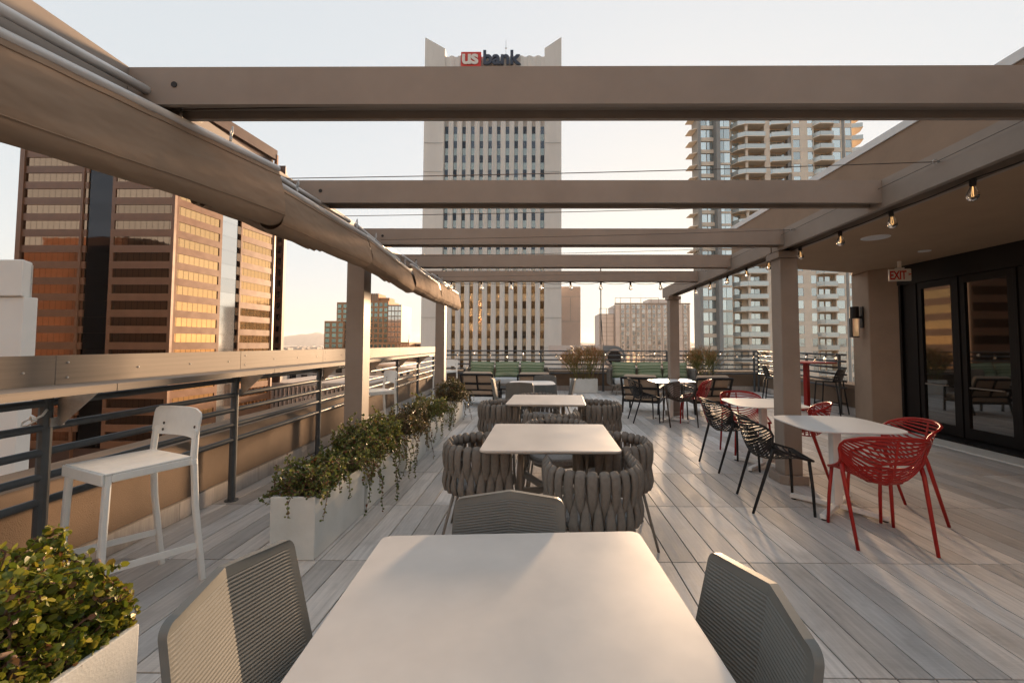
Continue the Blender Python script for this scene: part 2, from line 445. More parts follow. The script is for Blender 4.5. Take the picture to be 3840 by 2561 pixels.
for i in range(26):
    a = i * .62; pts.append((-.06 - .035 * math.cos(a * 1.3) + .003 * i, 2.38 - .02 + .03 * math.sin(a) , .985 + .02 * math.sin(a * 2.1) + (.0025 * i if i > 16 else 0)))
rope.tube(pts, .006, 6).build('cord_knot', 'whitemetal', sh, smooth=True)

# ---------------------------------------------------------------- pergola
def XL(Y): return -1.76 - .021 * (Y - 1.5)
def XR(Y): return 2.41 + .0215 * (Y - 2.2)
pg = thing('pergola', 'taupe metal pergola with four columns and open cross beams over the tables', 'pergola', (.4, 4.5, 0))
def P(m, name, mt='paint', **k): # build in world coordinates under the pergola
    m.v = [(x - .4, y - 4.5, z) for x, y, z in m.v]; return m.build(name, mt, pg, **k)
for nm, Xf, sgn in (('l', XL, -1), ('r', XR, 1)):
    for Y in (4.45, 8.58):
        xa = Xf(Y) + sgn * .04; x0, x1 = min(xa, xa + sgn * .185), max(xa, xa + sgn * .185)
        c = P(MB().box(x0, x1, Y, Y + .185, .0905, 2.33), 'column', bevel=.004)
        cx, cy = (x0 + x1) / 2, Y + .0925
        b = MB().prism([(cx - .14, cy - .08), (cx - .08, cy - .14), (cx + .13, cy - .14), (cx + .13, cy + .14), (cx - .14, cy + .14)], 0.002, .09)
        P(b, 'plinth', bevel=.004)
        P(MB().box(cx - .125, cx + .125, cy - .125, cy + .125, 2.3305, 2.399), 'capital', bevel=.003)
    segs = [(-1.5, 4.53), (4.56, 8.98)]
    for a, b in segs:
        m = MB(); w = .2 * sgn
        def q(Y, dx0, dx1, z0, z1): return [(Xf(Y) + dx0, Y, z0), (Xf(Y) + dx1, Y, z0), (Xf(Y) + dx1, Y, z1), (Xf(Y) + dx0, Y, z1)]
        for dx0, dx1, z0, z1 in ((0, .03 * sgn, 2.40, 2.60), (.17 * sgn, .2 * sgn, 2.40, 2.60), (.0302 * sgn, .1698 * sgn, 2.45, 2.598)):
            m.add(q(a, dx0, dx1, z0, z1) + q(b, dx0, dx1, z0, z1), [(0, 1, 2, 3), (7, 6, 5, 4), (0, 4, 5, 1), (1, 5, 6, 2), (2, 6, 7, 3), (3, 7, 4, 0)])
        P(m, 'long_beam')
    P(MB().box(Xf(4.545) + .02 * sgn if sgn > 0 else Xf(4.545) - .18, Xf(4.545) + .18 if sgn > 0 else Xf(4.545) - .02, 4.5302, 4.5598, 2.41, 2.59), 'joint_plate', 'darkbrown')
BY = (-.78, .49, 1.757, 3.013, 4.289, 5.549, 6.794)
for Y in BY:
    a, b = XL(Y) + .001, XR(Y) - .001
    P(MB().box(a, b, Y, Y + .022, 2.434, 2.597).box(a, b, Y + .118, Y + .14, 2.434, 2.597).box(a, b, Y + .0222, Y + .1178, 2.47, 2.594), 'cross_beam')
    MB().lathe([(.013, 0), (.013, .002)], 12).build('bolt_hole', 'blackmetal', pg, loc=(a + .2 - .4, Y - .001 - 4.5, 2.52), rot=(R(90), 0, 0))
    P(MB().box(a + .255, a + .30, Y + .03, Y + .06, 2.5972, 2.606), 'bolt_clip', 'darkbrown')

# ---------------------------------------------------------------- cables across the pergola
for i in range(7):
    Y = 1.79 + .766 * i
    t0 = thing('steel_cable', ['thin steel cable strung just in front of the nearest cross beam', 'second thin steel cable from the front crossing between the beams',
        'third thin steel cable from the front with an eye bolt at its end', 'fourth thin steel cable from the front crossing under the beams', 'fifth thin steel cable from the front crossing under the beams',
        'sixth thin steel cable from the front crossing under the beams', 'farthest thin steel cable crossing under the pergola beams'][i], 'cable', (XR(Y), Y, 2.53), 0, 'cables across the pergola')
    W = XR(Y) + 1.53
    n = 10
    MB().tube([(-.03 - W * k / n, .0, -.0 - .10 * (k / n) - .012 * math.sin(math.pi * k / n)) for k in range(n + 1)], .0028, 5).build('cable', 'wire', t0)
    MB().tube([(-.005, 0, 0), (-.02, 0, 0)], .005, 8).tube([(-.034 + .014 * math.cos(a), 0, .014 * math.sin(a)) for a in [k * math.pi / 6 for k in range(12)]], .003, 6, closed=True).build('eye_bolt', 'zinc', t0)
    if i < 6:
        MB().tube([(-.03, 0, 0), (-.01 , .766, 0)], .002, 5).build('side_cable', 'wire', t0)

# ---------------------------------------------------------------- retracted shade canopies along the left beam
CAN = [(1.0, -1.735, 2.375, 2.37, -1.50, 2.41, .285, -2.0, 'nearest retracted canvas shade hanging from white rods at upper left'),
       (2.36, -1.50, 2.325, 3.58, -1.50, 2.335, .225, -2.0, 'second retracted canvas shade from the front along the left beam'),
       (3.62, -1.50, 2.34, 4.83, -1.50, 2.25, .205, -1.80, 'third retracted canvas shade bundled in front of the nearer left column'),
       (4.87, -1.50, 2.33, 6.15, -1.50, 2.30, .24, -1.88, 'fourth retracted canvas shade from the front along the left beam'),
       (6.19, -1.50, 2.335, 7.62, -1.50, 2.325, .26, -1.88, 'farthest retracted canvas shade ending beside the farther left column')]
for ci, (ya, xa, za, yb, xb, zb, drop, xback, lab) in enumerate(CAN):
    t0 = thing('shade_canopy', lab, 'shade', (xa, ya, za), 0, 'retracted canopies along the left beam')
    rnd = random.Random(ci + 3); ph = [rnd.uniform(0, 6) for _ in range(6)]
    L = yb - ya; dx, dz = xb - xa, zb - za
    def base(t): return (dx * t, L * t, dz * t)
    def flap(u, v):
        bx, by, bz = base(v)
        e = math.sin(v * math.pi) ** .4
        s = u * (drop + .22)
        ripple = .004 * math.sin(5 * v + 5 * u + ph[0]) + .003 * math.sin(17 * v * L - 4 * u + ph[1]) * u + .0015 * math.sin(31 * v * L + ph[2] + 9 * u)
        if s < drop - .05:
            x, z = .012 + .05 * math.sin(s / drop * 1.6), -s
        else:
            a = min((s - drop + .05) / .075, math.pi); rr = .075
            x, z = .06 - rr + rr * math.cos(a), -(drop - .05) - rr * math.sin(a)
            if (s - drop + .05) / .075 > math.pi: x, z = .06 - 2 * rr, -(drop - .05) + (s - drop + .05 - math.pi * .075)
        return (bx + x + ripple, by + .012 * math.sin(u * 3 + ph[3]) * (1 if v > .5 else -1), bz + z - .016 + .004 * math.sin(6 * v + ph[4]) * u)
    f = MB().grid(flap, 26, 40)
    f.v += [(x - .003, y, z) for x, y, z in f.v]; k = len(f.v) // 2
    f.f += [tuple(i + k for i in reversed(q)) for q in f.f]
    f.build('fabric_flap', 'fabric', t0, smooth=True)
    for uu in (.05, .50):
        MB().tube([Vector(flap(uu, k / 30)) + Vector((.002, 0, 0)) for k in range(31)], .0028, 4).build('seam', 'fabric', t0)
    # pleats: scalloped folds behind the flap
    x_in = -.03; nl = max(3, int((x_in - (xback - xb)) / .048))
    for j in range(nl):
        xc0 = x_in - .055 - .048 * j; rr = .027; dp = drop - .05 - rnd.uniform(0, .03) - .012 * j
        if xb + xc0 < xback: break
        def pleat(u, v):
            bx, by, bz = base(.012 + .976 * v)
            w = .004 * math.sin(11 * v * L + j + ph[5])
            if u < .3: x, z = rr, -dp * .35 - (dp - dp * .35) * (u / .3)
            elif u > .7: x, z = -rr, -dp + (dp - dp * .35) * ((u - .7) / .3)
            else:
                a = (u - .3) / .4 * math.pi; x, z = rr * math.cos(a), -dp - rr * 1.5 * math.sin(a)
            return (bx + xc0 + x + w, by, bz + z + w)
        pl = MB().grid(pleat, 12, 24)
        pl.build('pleat', 'fabric', t0, smooth=True)
    MB().tube([(dx * t, L * t, dz * t) for t in (0, .33, .66, 1)], .021, 10).build('rod', 'rod', t0, smooth=True)
    bk = .72 if ci == 0 else .93
    if ci == 0: MB().tube([(.045, 0, .065), (.05, .5, .10), (.055, 1.04, .145)], .019, 10).build('rod', 'rod', t0, smooth=True)
    else: MB().tube([(dx * t - .10, L * t, dz * t + .105) for t in (0, .33 * bk / .66, bk)], .016, 10).build('rod', 'rod', t0, smooth=True)
    for t in ((.62, .80) if ci == 0 else (.2, .9)):
        x, y, z = base(t)
        MB().tube([(x - .02, y, z + .012), (x - .012, y - .012, z + .04), (x - .02, y, z + .06)], .006, 6).tube([(x - .02, y, z + .055), (x - .03, y + .008, z + .085), (x - .02, y + .01, z + .115), (x - .012, y, z + .085)], .004, 6, closed=True).build('snap_hook', 'zinc', t0, smooth=True)

# ---------------------------------------------------------------- string lights
def bulb_parts():
    g = MB().lathe([(.011, .036), (.013, .03), (.018, .015), (.027, -.004), (.031, -.022), (.029, -.038), (.020, -.050), (.007, -.056)], 14).mesh('bulb', 'bulb', smooth=True)
    s = MB().lathe([(.010, .075), (.016, .070), (.016, .034), (.012, .030)], 10).mesh('socket', 'socket')
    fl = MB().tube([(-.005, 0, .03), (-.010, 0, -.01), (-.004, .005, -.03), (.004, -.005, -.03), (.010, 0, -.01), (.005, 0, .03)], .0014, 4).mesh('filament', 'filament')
    return g, s, fl
BG, BS, BF = bulb_parts()
def string(label, pts, bulbs, sag=.012, group='festoon light strings'):
    t0 = thing('string_lights', label, 'string lights', pts[0], 0, group); o = Vector(pts[0])
    path = []
    for a, b in zip(pts, pts[1:]):
        a, b = Vector(a), Vector(b)
        for k in range(6):
            p = a.lerp(b, k / 6); p.z -= sag * math.sin(math.pi * k / 6); path.append(p - o)
    path.append(Vector(pts[-1]) - o)
    MB().tube(path, .004, 5).build('cord', 'socket', t0)
    for x, y, z in bulbs:
        bo = put('bulb', BG, t0, Vector((x, y, z)) - o); bo.rotation_euler = (random.uniform(-.15, .15), random.uniform(-.15, .15), random.uniform(0, 6))
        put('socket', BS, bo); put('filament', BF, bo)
    return t0
bl = [(XR(y) + .15, y, 2.335) for y in (1.92, 2.52, 3.12, 3.68, 4.27, 4.9, 5.45, 6.05, 6.7, 7.35)]
string('string of clear bulbs hanging under the right pergola beam', [(XR(y) + .15, y, 2.412) for y in (-1, .2, 1.3, 1.92, 2.52, 3.12, 3.68, 4.27, 4.9, 5.45, 6.05, 6.7, 7.35, 8.5)], bl)
bl = [(-1.45 + .482 * k, 6.865, 2.355) for k in range(8)]
string('string of clear bulbs hanging under the farthest cross beam', [(-1.8, 6.865, 2.43)] + [(x, y, z + .073) for x, y, z in bl] + [(2.48, 6.865, 2.43)], bl, .035)
bl = [(-2.55 + .5 * k, YF - .06, 1.10 + .05 * math.sin(k * 1.7)) for k in range(19)]
string('string of small bulbs draped along the far railing', [(-2.9, YF - .06, 1.21)] + [(x, y, z + .073) for x, y, z in bl] + [(6.5, YF - .06, 1.2)], bl, .03)
bl = [(XrailR(y) - .05, y, 1.12 + .04 * math.sin(y * 5)) for y in (12.4, 11.8, 11.2, 10.7, 10.2, 9.8, 9.4, 9.0)]
string('string of small bulbs draped along the right railing', [(6.5, 13.0, 1.2)] + [(x, y, z + .073) for x, y, z in bl], bl, .03)

# ---------------------------------------------------------------- the building on the right
bd = thing('rooftop_building', 'tan stucco penthouse wall with deep soffit and black glass doors', 'building', (6.3, 3, 0))
def B_(m, name, mt, parent=None, **k):
    m.v = [(x - 6.3, y - 3, z) for x, y, z in m.v]; return m.build(name, mt, parent or bd, **k)
CZ = 2.80
B_(MB().prism([(3.32, -2), (7.6, -2), (7.6, 8.72), (6.24, 8.58), (5.95, 8.15), (3.32, 7.34)], CZ, CZ + .15), 'soffit', 'soffit')
B_(MB().prism([(3.30, -2), (7.6, -2), (7.6, 8.74), (6.24, 8.60), (5.94, 8.17), (3.30, 7.36)], CZ + .1502, 3.405), 'fascia', 'stucco')
B_(MB().prism([(3.285, -2), (7.6, -2), (7.6, 8.76), (6.24, 8.62), (5.93, 8.19), (3.285, 7.38)], 3.3805, 3.455), 'flashing', 'flash')
B_(MB().prism([(6.04, 7.89), (6.32, 7.56), (7.6, 7.56), (7.6, 8.66), (6.22, 8.56)], 0, CZ - .001), 'pier', 'stucco', bevel=.01)
B_(MB().box(5.62, 6.28, -1.6, 7.75, .0005, .022), 'threshold', 'concrete', bevel=.004)
B_(MB().box(5.98, 6.3, -1.6, 7.5, .0225, .045), 'sill', 'doorframe')
B_(MB().box(6.72, 7.6, -2, 7.55, -.005, CZ - .002), 'interior_wall', 'doorframe')
B_(MB().box(6.29, 6.41, -1.6, 7.555, 2.47, CZ - .002), 'header', 'doorframe')
edges = [7.55, 7.24, 6.52, 5.72, 4.86, 4.0, 3.14, 2.28, 1.42, .56, -.3, -1.16]
for i in range(len(edges) - 1):
    b, a = edges[i], edges[i + 1]
    B_(MB().box(6.30, 6.40, b - .045, b + .0, .046, 2.4695), 'mullion', 'doorframe', bevel=.003)
    if i == 0:
        B_(MB().box(6.34, 6.36, a, b - .045, .046, 2.4695), 'panel', 'doorframe'); continue
    d = B_(MB().box(6.315, 6.37, a + .004, a + .085, .05, 2.466).box(6.315, 6.37, b - .13, b - .049, .05, 2.466).box(6.315, 6.37, a + .0852, b - .1302, .05, .20).box(6.315, 6.37, a + .0852, b - .1302, 2.36, 2.466), 'door', 'doorframe')
    B_(MB().box(6.340, 6.348, a + .0854, b - .1304, .2002, 2.3598), 'pane', 'doorglass', d)
    B_(MB().tube([(6.30, a + .16, .80), (6.272, a + .16, .80), (6.272, b - .2, .80), (6.30, b - .2, .80)], .011, 8), 'push_bar', 'alu', d)
# the storeys under the deck
B_(MB().box(-3.4, 7.6, -14, 13.7, -46, -.31), 'lower_storeys', 'stucco')

# ---------------------------------------------------------------- soffit fittings, exit sign, wall lamp
o = MB().lathe([(.155, 0), (.155, -.006), (.145, -.010), (.14, -.009), (.10, -.007), (.012, -.0065), (.010, -.011), (.003, -.011)], 36)
tag(o.build('ceiling_speaker', 'flash', smooth=False, loc=(4.28, 5.44, CZ - .0005)), 'round pale speaker grille set in the brown soffit', 'speaker')
t0 = thing('downlight', 'small round recessed downlight in the soffit near the exit sign', 'light', (5.59, 6.21, CZ - .0005))
MB().lathe([(.075, 0), (.075, -.012), (.055, -.014)], 20).build('trim_ring', 'flash', t0); MB().lathe([(.05, -.0145), (.05, -.016)], 16).build('lens', 'sign', t0)
def text_mesh(s, size, mt, ext=.004, off=0., align='LEFT', spacing=1., shear=0):
    cu = bpy.data.curves.new('t', 'FONT'); cu.body = s; cu.size = size; cu.extrude = ext; cu.offset = off; cu.align_x = align; cu.space_character = spacing; cu.shear = shear
    ob = bpy.data.objects.new('t', cu); col.objects.link(ob)
    me = bpy.data.meshes.new_from_object(ob)
    bpy.data.objects.remove(ob); me.materials.clear(); me.materials.append(M[mt] if isinstance(mt, str) else mt); return me
es = thing('exit_sign', 'white exit sign with red letters hanging from the soffit', 'sign', (5.88, 7.0, 2.57), R(-14))
MB().box(-.155, .155, -.022, .022, -.1, .1).build('housing', 'sign', es, bevel=.012, bseg=2)
MB().box(-.05, .05, -.04, .04, .1005, .118).box(-.02, .02, -.02, .02, .1182, .23).build('canopy_mount', 'sign', es)
xm = text_mesh('EXIT', .145, 'signred', .002, .003, 'CENTER', .95); xm.transform(Matrix.Diagonal((.82, 1.35, 1, 1)))
put('lettering', xm, es, (-.035, -.0245, -.07), (R(90), 0, 0))
put('arrow', text_mesh('>', .07, 'signred', .002, .002, 'CENTER'), es, (.128, -.0245, -.018), (R(90), 0, 0))
wl = thing('wall_lamp', 'black wall lamp with tall seeded glass panel on the stucco pier', 'lamp', (6.10, 8.12, 1.87), R(-15))
MB().box(-.03, -.012, -.06, .06, -.12, .28).build('back_plate', 'blackmetal', wl, bevel=.003)
MB().box(-.075, -.0305, -.02, .02, .06, .10).build('arm', 'blackmetal', wl)
MB().prism(arc(-.14, 0, .075, 0, 2 * math.pi, 20)[:-1], .06, .28).build('shade', 'blackmetal', wl)
MB().box(-.195, -.09, -.05, .05, -.28, .0595).build('glass_panel', 'lampglass', wl, bevel=.006)
MB().box(-.21, -.196, -.055, .055, -.30, .0595).box(-.1955, -.085, -.055, .055, -.30, -.2805).build('frame', 'blackmetal', wl)
# ================================================================ FURNITURE
def lerp(a, b, t): return a + (b - a) * t
# ---------------------------------------------------------------- slatted shell chair (faces +Y)
def make_slat_chair(name, mt, label):
    t0 = thing(name, label, 'chair')
    prof = [(.235, .452), (.20, .447), (.10, .435), (0, .425), (-.09, .42), (-.15, .432), (-.19, .46), (-.222, .51), (-.25, .58), (-.272, .66), (-.288, .73), (-.298, .79)]
    #        half width, side lift (dz at edge), wrap (dy forward at edge)
    par = [(.215, .0, .0), (.225, .012, 0), (.243, .05, 0), (.255, .095, .0), (.262, .135, .02), (.266, .16, .055), (.268, .165, .095), (.270, .15, .13), (.268, .115, .14), (.258, .07, .12), (.24, .02, .085), (.205, -.02, .05)]
    n = len(prof) - 1
    def S(u, v):
        k = min(int(v * n), n - 1); t = v * n - k
        y, z = lerp(prof[k][0], prof[k + 1][0], t), lerp(prof[k][1], prof[k + 1][1], t)
        w, l, f = (lerp(par[k][i], par[k + 1][i], t) for i in range(3))
        a = abs(u) ** 2.2
        return Vector((u * w, y + f * a, z + l * a))
    bnd = [S(-1, i / 22) for i in range(23)] + [S(-1 + 2 * i / 10, 1) for i in range(1, 10)] + [S(1, 1 - i / 22) for i in range(23)] + [S(1 - 2 * i / 10, 0) for i in range(1, 10)]
    MB().tube(bnd, .0105, 6, closed=True).build('rim', mt, t0, smooth=True)
    sec = [(-.0028, -.007), (.0028, -.007), (.0028, .007), (-.0028, .007)]
    for i in range(22):
        v = .05 + .92 * i / 21
        pts = [S(-1 + 2 * k / 8, v) for k in range(9)]
        up = (S(0, min(1, v + .02)) - S(0, v - .02)).normalized()
        MB().sweep(pts, sec, ups=tuple(up)).build('slat', mt, t0)
    for u, w in ((0, .014), (-.34, .008), (.34, .008)) :
        v1 = .97 if u == 0 else .5
        pts = [S(u, .03 + (v1 - .03) * k / 16) + Vector((0, 0, -.004)) for k in range(17)]
        MB().sweep(pts, [(-w / 2, -.0035), (w / 2, -.0035), (w / 2, .0035), (-w / 2, .0035)]).build('spine' if u == 0 else 'seat_rib', mt, t0)
    for s in (-1, 1):                       # solid haunch where the rear leg meets the shell
        g = MB().grid(lambda a, b: tuple(S(s * (.80 + .19 * a), .28 + .30 * b) + Vector((s * .002, 0, -.002))), 3, 8)
        g.v += [(x - s * .006, y, z + .003) for x, y, z in g.v]; k = len(g.v) // 2; g.f += [tuple(i + k for i in reversed(q)) for q in g.f]
        g.build('side_panel', mt, t0, smooth=True)
        a = S(s * .97, .04); MB().tube([a + Vector((-s * .012, -.012, -.002)), (s * .218, .225, .22), (s * .228, .232, .0)], [.014, .0135, .0115], 8).build('leg', mt, t0, smooth=True)
        a = S(s * .97, .40); MB().tube([a + Vector((-s * .006, 0, -.01)), a + Vector((0, -.02, -.07)), (s * .238, -.25, 0)], [.017, .0155, .0115], 8).build('leg', mt, t0, smooth=True)
    return Proto(t0)
red_chair = make_slat_chair('slatted_chair', 'red', 'red slatted chair')
black_chair = make_slat_chair('slatted_chair', 'blackmetal', 'black slatted chair')
brown_chair = make_slat_chair('slatted_chair', 'darkbrown', 'bronze slatted chair')
G = 'slatted metal chairs around the white tables'
red_chair.at(2.485, 3.24, facing(.095, .465), 'red slatted armchair with its back to the viewer at the nearest white table', G)
red_chair.at(2.98, 3.70, facing(-.95, .12), 'red slatted chair at the nearest white table, turned sideways beside the doors', G)
black_chair.at(2.08, 3.88, facing(.475, -.08), 'black slatted chair at the left side of the nearest white table', G)
black_chair.at(2.20, 5.07, facing(.48, .04), 'black slatted chair at the left of the middle white table', G)
red_chair.at(2.66, 5.62, facing(-.05, -1), 'red slatted chair behind the middle white table facing the viewer', G)
red_chair.at(2.90, 4.84, facing(-.87, .5), 'red slatted chair at the middle white table, half hidden by the column', G)
black_chair.at(1.92, 8.04, facing(1, 0), 'black slatted chair left of the farthest white table', G)
brown_chair.at(2.46, 7.66, facing(0, 1), 'dark bronze slatted chair with its back to the viewer at the farthest white table', G)
red_chair.at(2.83, 7.94, facing(-.92, .4), 'red slatted chair right of the farthest white table', G)

# ---------------------------------------------------------------- white bistro tables
def make_bistro():
    t0 = thing('bistro_table', 'white table', 'table')
    n = 64; out = []
    for k in range(n):
        a = 2 * math.pi * k / n; c, s = math.cos(a), math.sin(a); e = 2 / 4.6
        out.append((.40 * abs(c) ** e * (1 if c > 0 else -1), .41 * abs(s) ** e * (1 if s > 0 else -1)))
    tt = [(x * .985, y * .985) for x, y in out]
    MB().prism(tt, .728, .7315, out).prism(out, .7316, .740).build('table_top', 'whitetop', t0)
    MB().box(-.12, .12, -.12, .12, .715, .7278).build('mounting_plate', 'whitemetal', t0)
    MB().box(-.036, .036, -.036, .036, .052, .7148).build('post', 'whitemetal', t0, bevel=.005)
    for k in range(4):
        a = math.pi / 4 + k * math.pi / 2; c, s = math.cos(a), math.sin(a)
        b = MB().bar((.0 + .03 * c, .03 * s, .042), (.36 * c, .36 * s, .030), .05, .035)
        f = b.build('foot', 'whitemetal', t0, bevel=.004)
        MB().lathe([(.019, 0), (.021, .008), (.016, .0125)], 10, (.335 * c, .335 * s, 0)).build('glide', 'socket', f)
    return Proto(t0)
bis = make_bistro()
G = 'white bistro tables on the right'
bis.at(2.56, 3.78, R(-4), 'white square table with rounded corners nearest the glass doors', G)
bis.at(2.62, 5.10, R(-6), 'white square table in the middle, crossed by the nearer right column', G)
bis.at(2.45, 8.12, R(-2), 'white square table farthest away in front of the far right column', G)
# the white table farther back in the middle row
bis.at(-.16, 7.64, R(4), 'white rounded table farther back between four grey shell chairs', 'white table of the middle row')

# ---------------------------------------------------------------- greige square tables
def make_square_table():
    t0 = thing('dining_table', 'table', 'table')
    o = rrect(.92, .93, .035, 4); i = rrect(.86, .87, .03, 4)
    MB().prism(i, .712, .7275, o).prism(o, .7276, .740).build('table_top', 'greytable', t0, bevel=.0025)
    for sx in (-1, 1):
        for sy in (-1, 1):
            MB().sweep([(sx * .20, sy * .20, .7115), (sx * .215, sy * .215, .36), (sx * .25, sy * .25, 0)], [rrect(.045, .03, .01, 2), rrect(.055, .034, .012, 2), rrect(.032, .024, .008, 2)], ups=(sx * .7, sy * .7, 0)).build('leg', 'greymetal', t0, smooth=True)
    for s in (1, -1):
        MB().sweep([(-.21, -.21 * s, .40), (-.09, -.09 * s, .365), (0, 0, .355 + .001 * s), (.09, .09 * s, .365), (.21, .21 * s, .40)], rrect(.035, .05, .01, 2)).build('stretcher', 'greymetal', t0)
    return Proto(t0)
sq = make_square_table(); G = 'greige square tables down the middle'
sq.at(-.076, 1.108, R(3.2), 'large greige square table nearest the viewer at the bottom', G)
sq.at(.065, 3.23, R(-.5), 'greige square table second from the front among woven barrel chairs', G)
sq.at(.07, 5.35, R(-2.5), 'greige square table third from the front among woven barrel chairs', G)

# ---------------------------------------------------------------- grey ribbed shell chairs (face +Y)
def make_shell_chair():
    t0 = thing('shell_chair', 'grey chair', 'chair')
    NR = 40
    def rib(v, n): return .0012 * (1 if int(v * n * 2) % 2 else -1)
    def back(front):
        def f(u, v):
            x = 2 * u - 1; h = .40 * v; w = .235 - .02 * v
            r = .035
            if h > .40 - r: w -= r - math.sqrt(max(0, r * r - (h - .40 + r) ** 2))
            tilt = .20
            y = -.19 - h * tilt - .045 * (1 - abs(x)); z = .42 + h * math.cos(.2) + .012 * (1 - abs(x)) * v
            edge = abs(x) < .9 and .05 < v < .93
            return (x * w, y + ((.011 + (rib(v, NR) if edge else 0)) if front else -.011), z)
        return f
    m = MB().grid(back(True), 20, NR * 4); k = len(m.v)
    m2 = MB().grid(back(False), 20, NR * 4); m.add(m2.v, [tuple(reversed(q)) for q in m2.f])
    w, nv = 21, NR * 4
    for j in range(nv): m.f += [(j * w, (j + 1) * w, k + (j + 1) * w, k + j * w), ((j + 1) * w - 1, k + (j + 1) * w - 1, k + (j + 2) * w - 1, (j + 2) * w - 1)]
    for i in range(20): m.f += [(nv * w + i, nv * w + i + 1, k + nv * w + i + 1, k + nv * w + i), (i + 1, i, k + i, k + i + 1)]
    m.build('backrest', 'greyshell', t0)
    def seat(top):
        def f(u, v):
            x = 2 * u - 1; y = .225 - .43 * v; w = .225 + .012 * v
            edge = abs(x) < .9 and .06 < v < .95
            z = .452 - .03 * v + .015 * abs(x) - (.02 * max(0, (v - .9) / .1) if False else 0)
            return (x * w, y, z + ((.0 + (rib(v, NR) if edge else 0)) if top else -.02))
        return f
    m = MB().grid(seat(True), 16, NR * 4); k = len(m.v); m2 = MB().grid(seat(False), 16, NR * 4); m.add(m2.v, [tuple(reversed(q)) for q in m2.f]); w = 17
    for j in range(nv): m.f += [(j * w, (j + 1) * w, k + (j + 1) * w, k + j * w), ((j + 1) * w - 1, k + (j + 1) * w - 1, k + (j + 2) * w - 1, (j + 2) * w - 1)]
    for i in range(16): m.f += [(nv * w + i, nv * w + i + 1, k + nv * w + i + 1, k + nv * w + i), (i + 1, i, k + i, k + i + 1)]
    m.f = [tuple(reversed(q)) for q in m.f]
    m.build('seat', 'greyshell', t0)
    for s in (-1, 1):
        MB().tube([(s * .17, .16, .425), (s * .235, .235, 0)], [.014, .010], 8).build('leg', 'greymetal', t0, smooth=True)
        MB().tube([(s * .17, -.14, .40), (s * .245, -.29, 0)], [.014, .010], 8).build('leg', 'greymetal', t0, smooth=True)
    return Proto(t0)
shell = make_shell_chair(); G = 'grey ribbed shell chairs'
shell.at(-.54, 1.145, facing(1, -.06), 'grey ribbed shell chair at the left of the nearest table, half in warm light', G)
shell.at(.27, 1.07, facing(-1, -.10), 'grey ribbed shell chair at the right of the nearest table', G)
shell.at(-.125, 1.46, facing(0, -1), 'grey ribbed shell chair pushed in at the far side of the nearest table', G)
shell.at(-.58, 7.62, facing(1, .05), 'grey shell chair seen edge on at the left of the rounded table', G)
shell.at(.30, 7.62, facing(-1, 0), 'grey shell chair seen edge on at the right of the rounded table', G)
shell.at(-.33, 7.08, facing(.05, 1), 'grey shell chair with its back to the viewer before the rounded table', G)
shell.at(.08, 8.12, facing(0, -1), 'grey shell chair facing the viewer behind the rounded table', G)

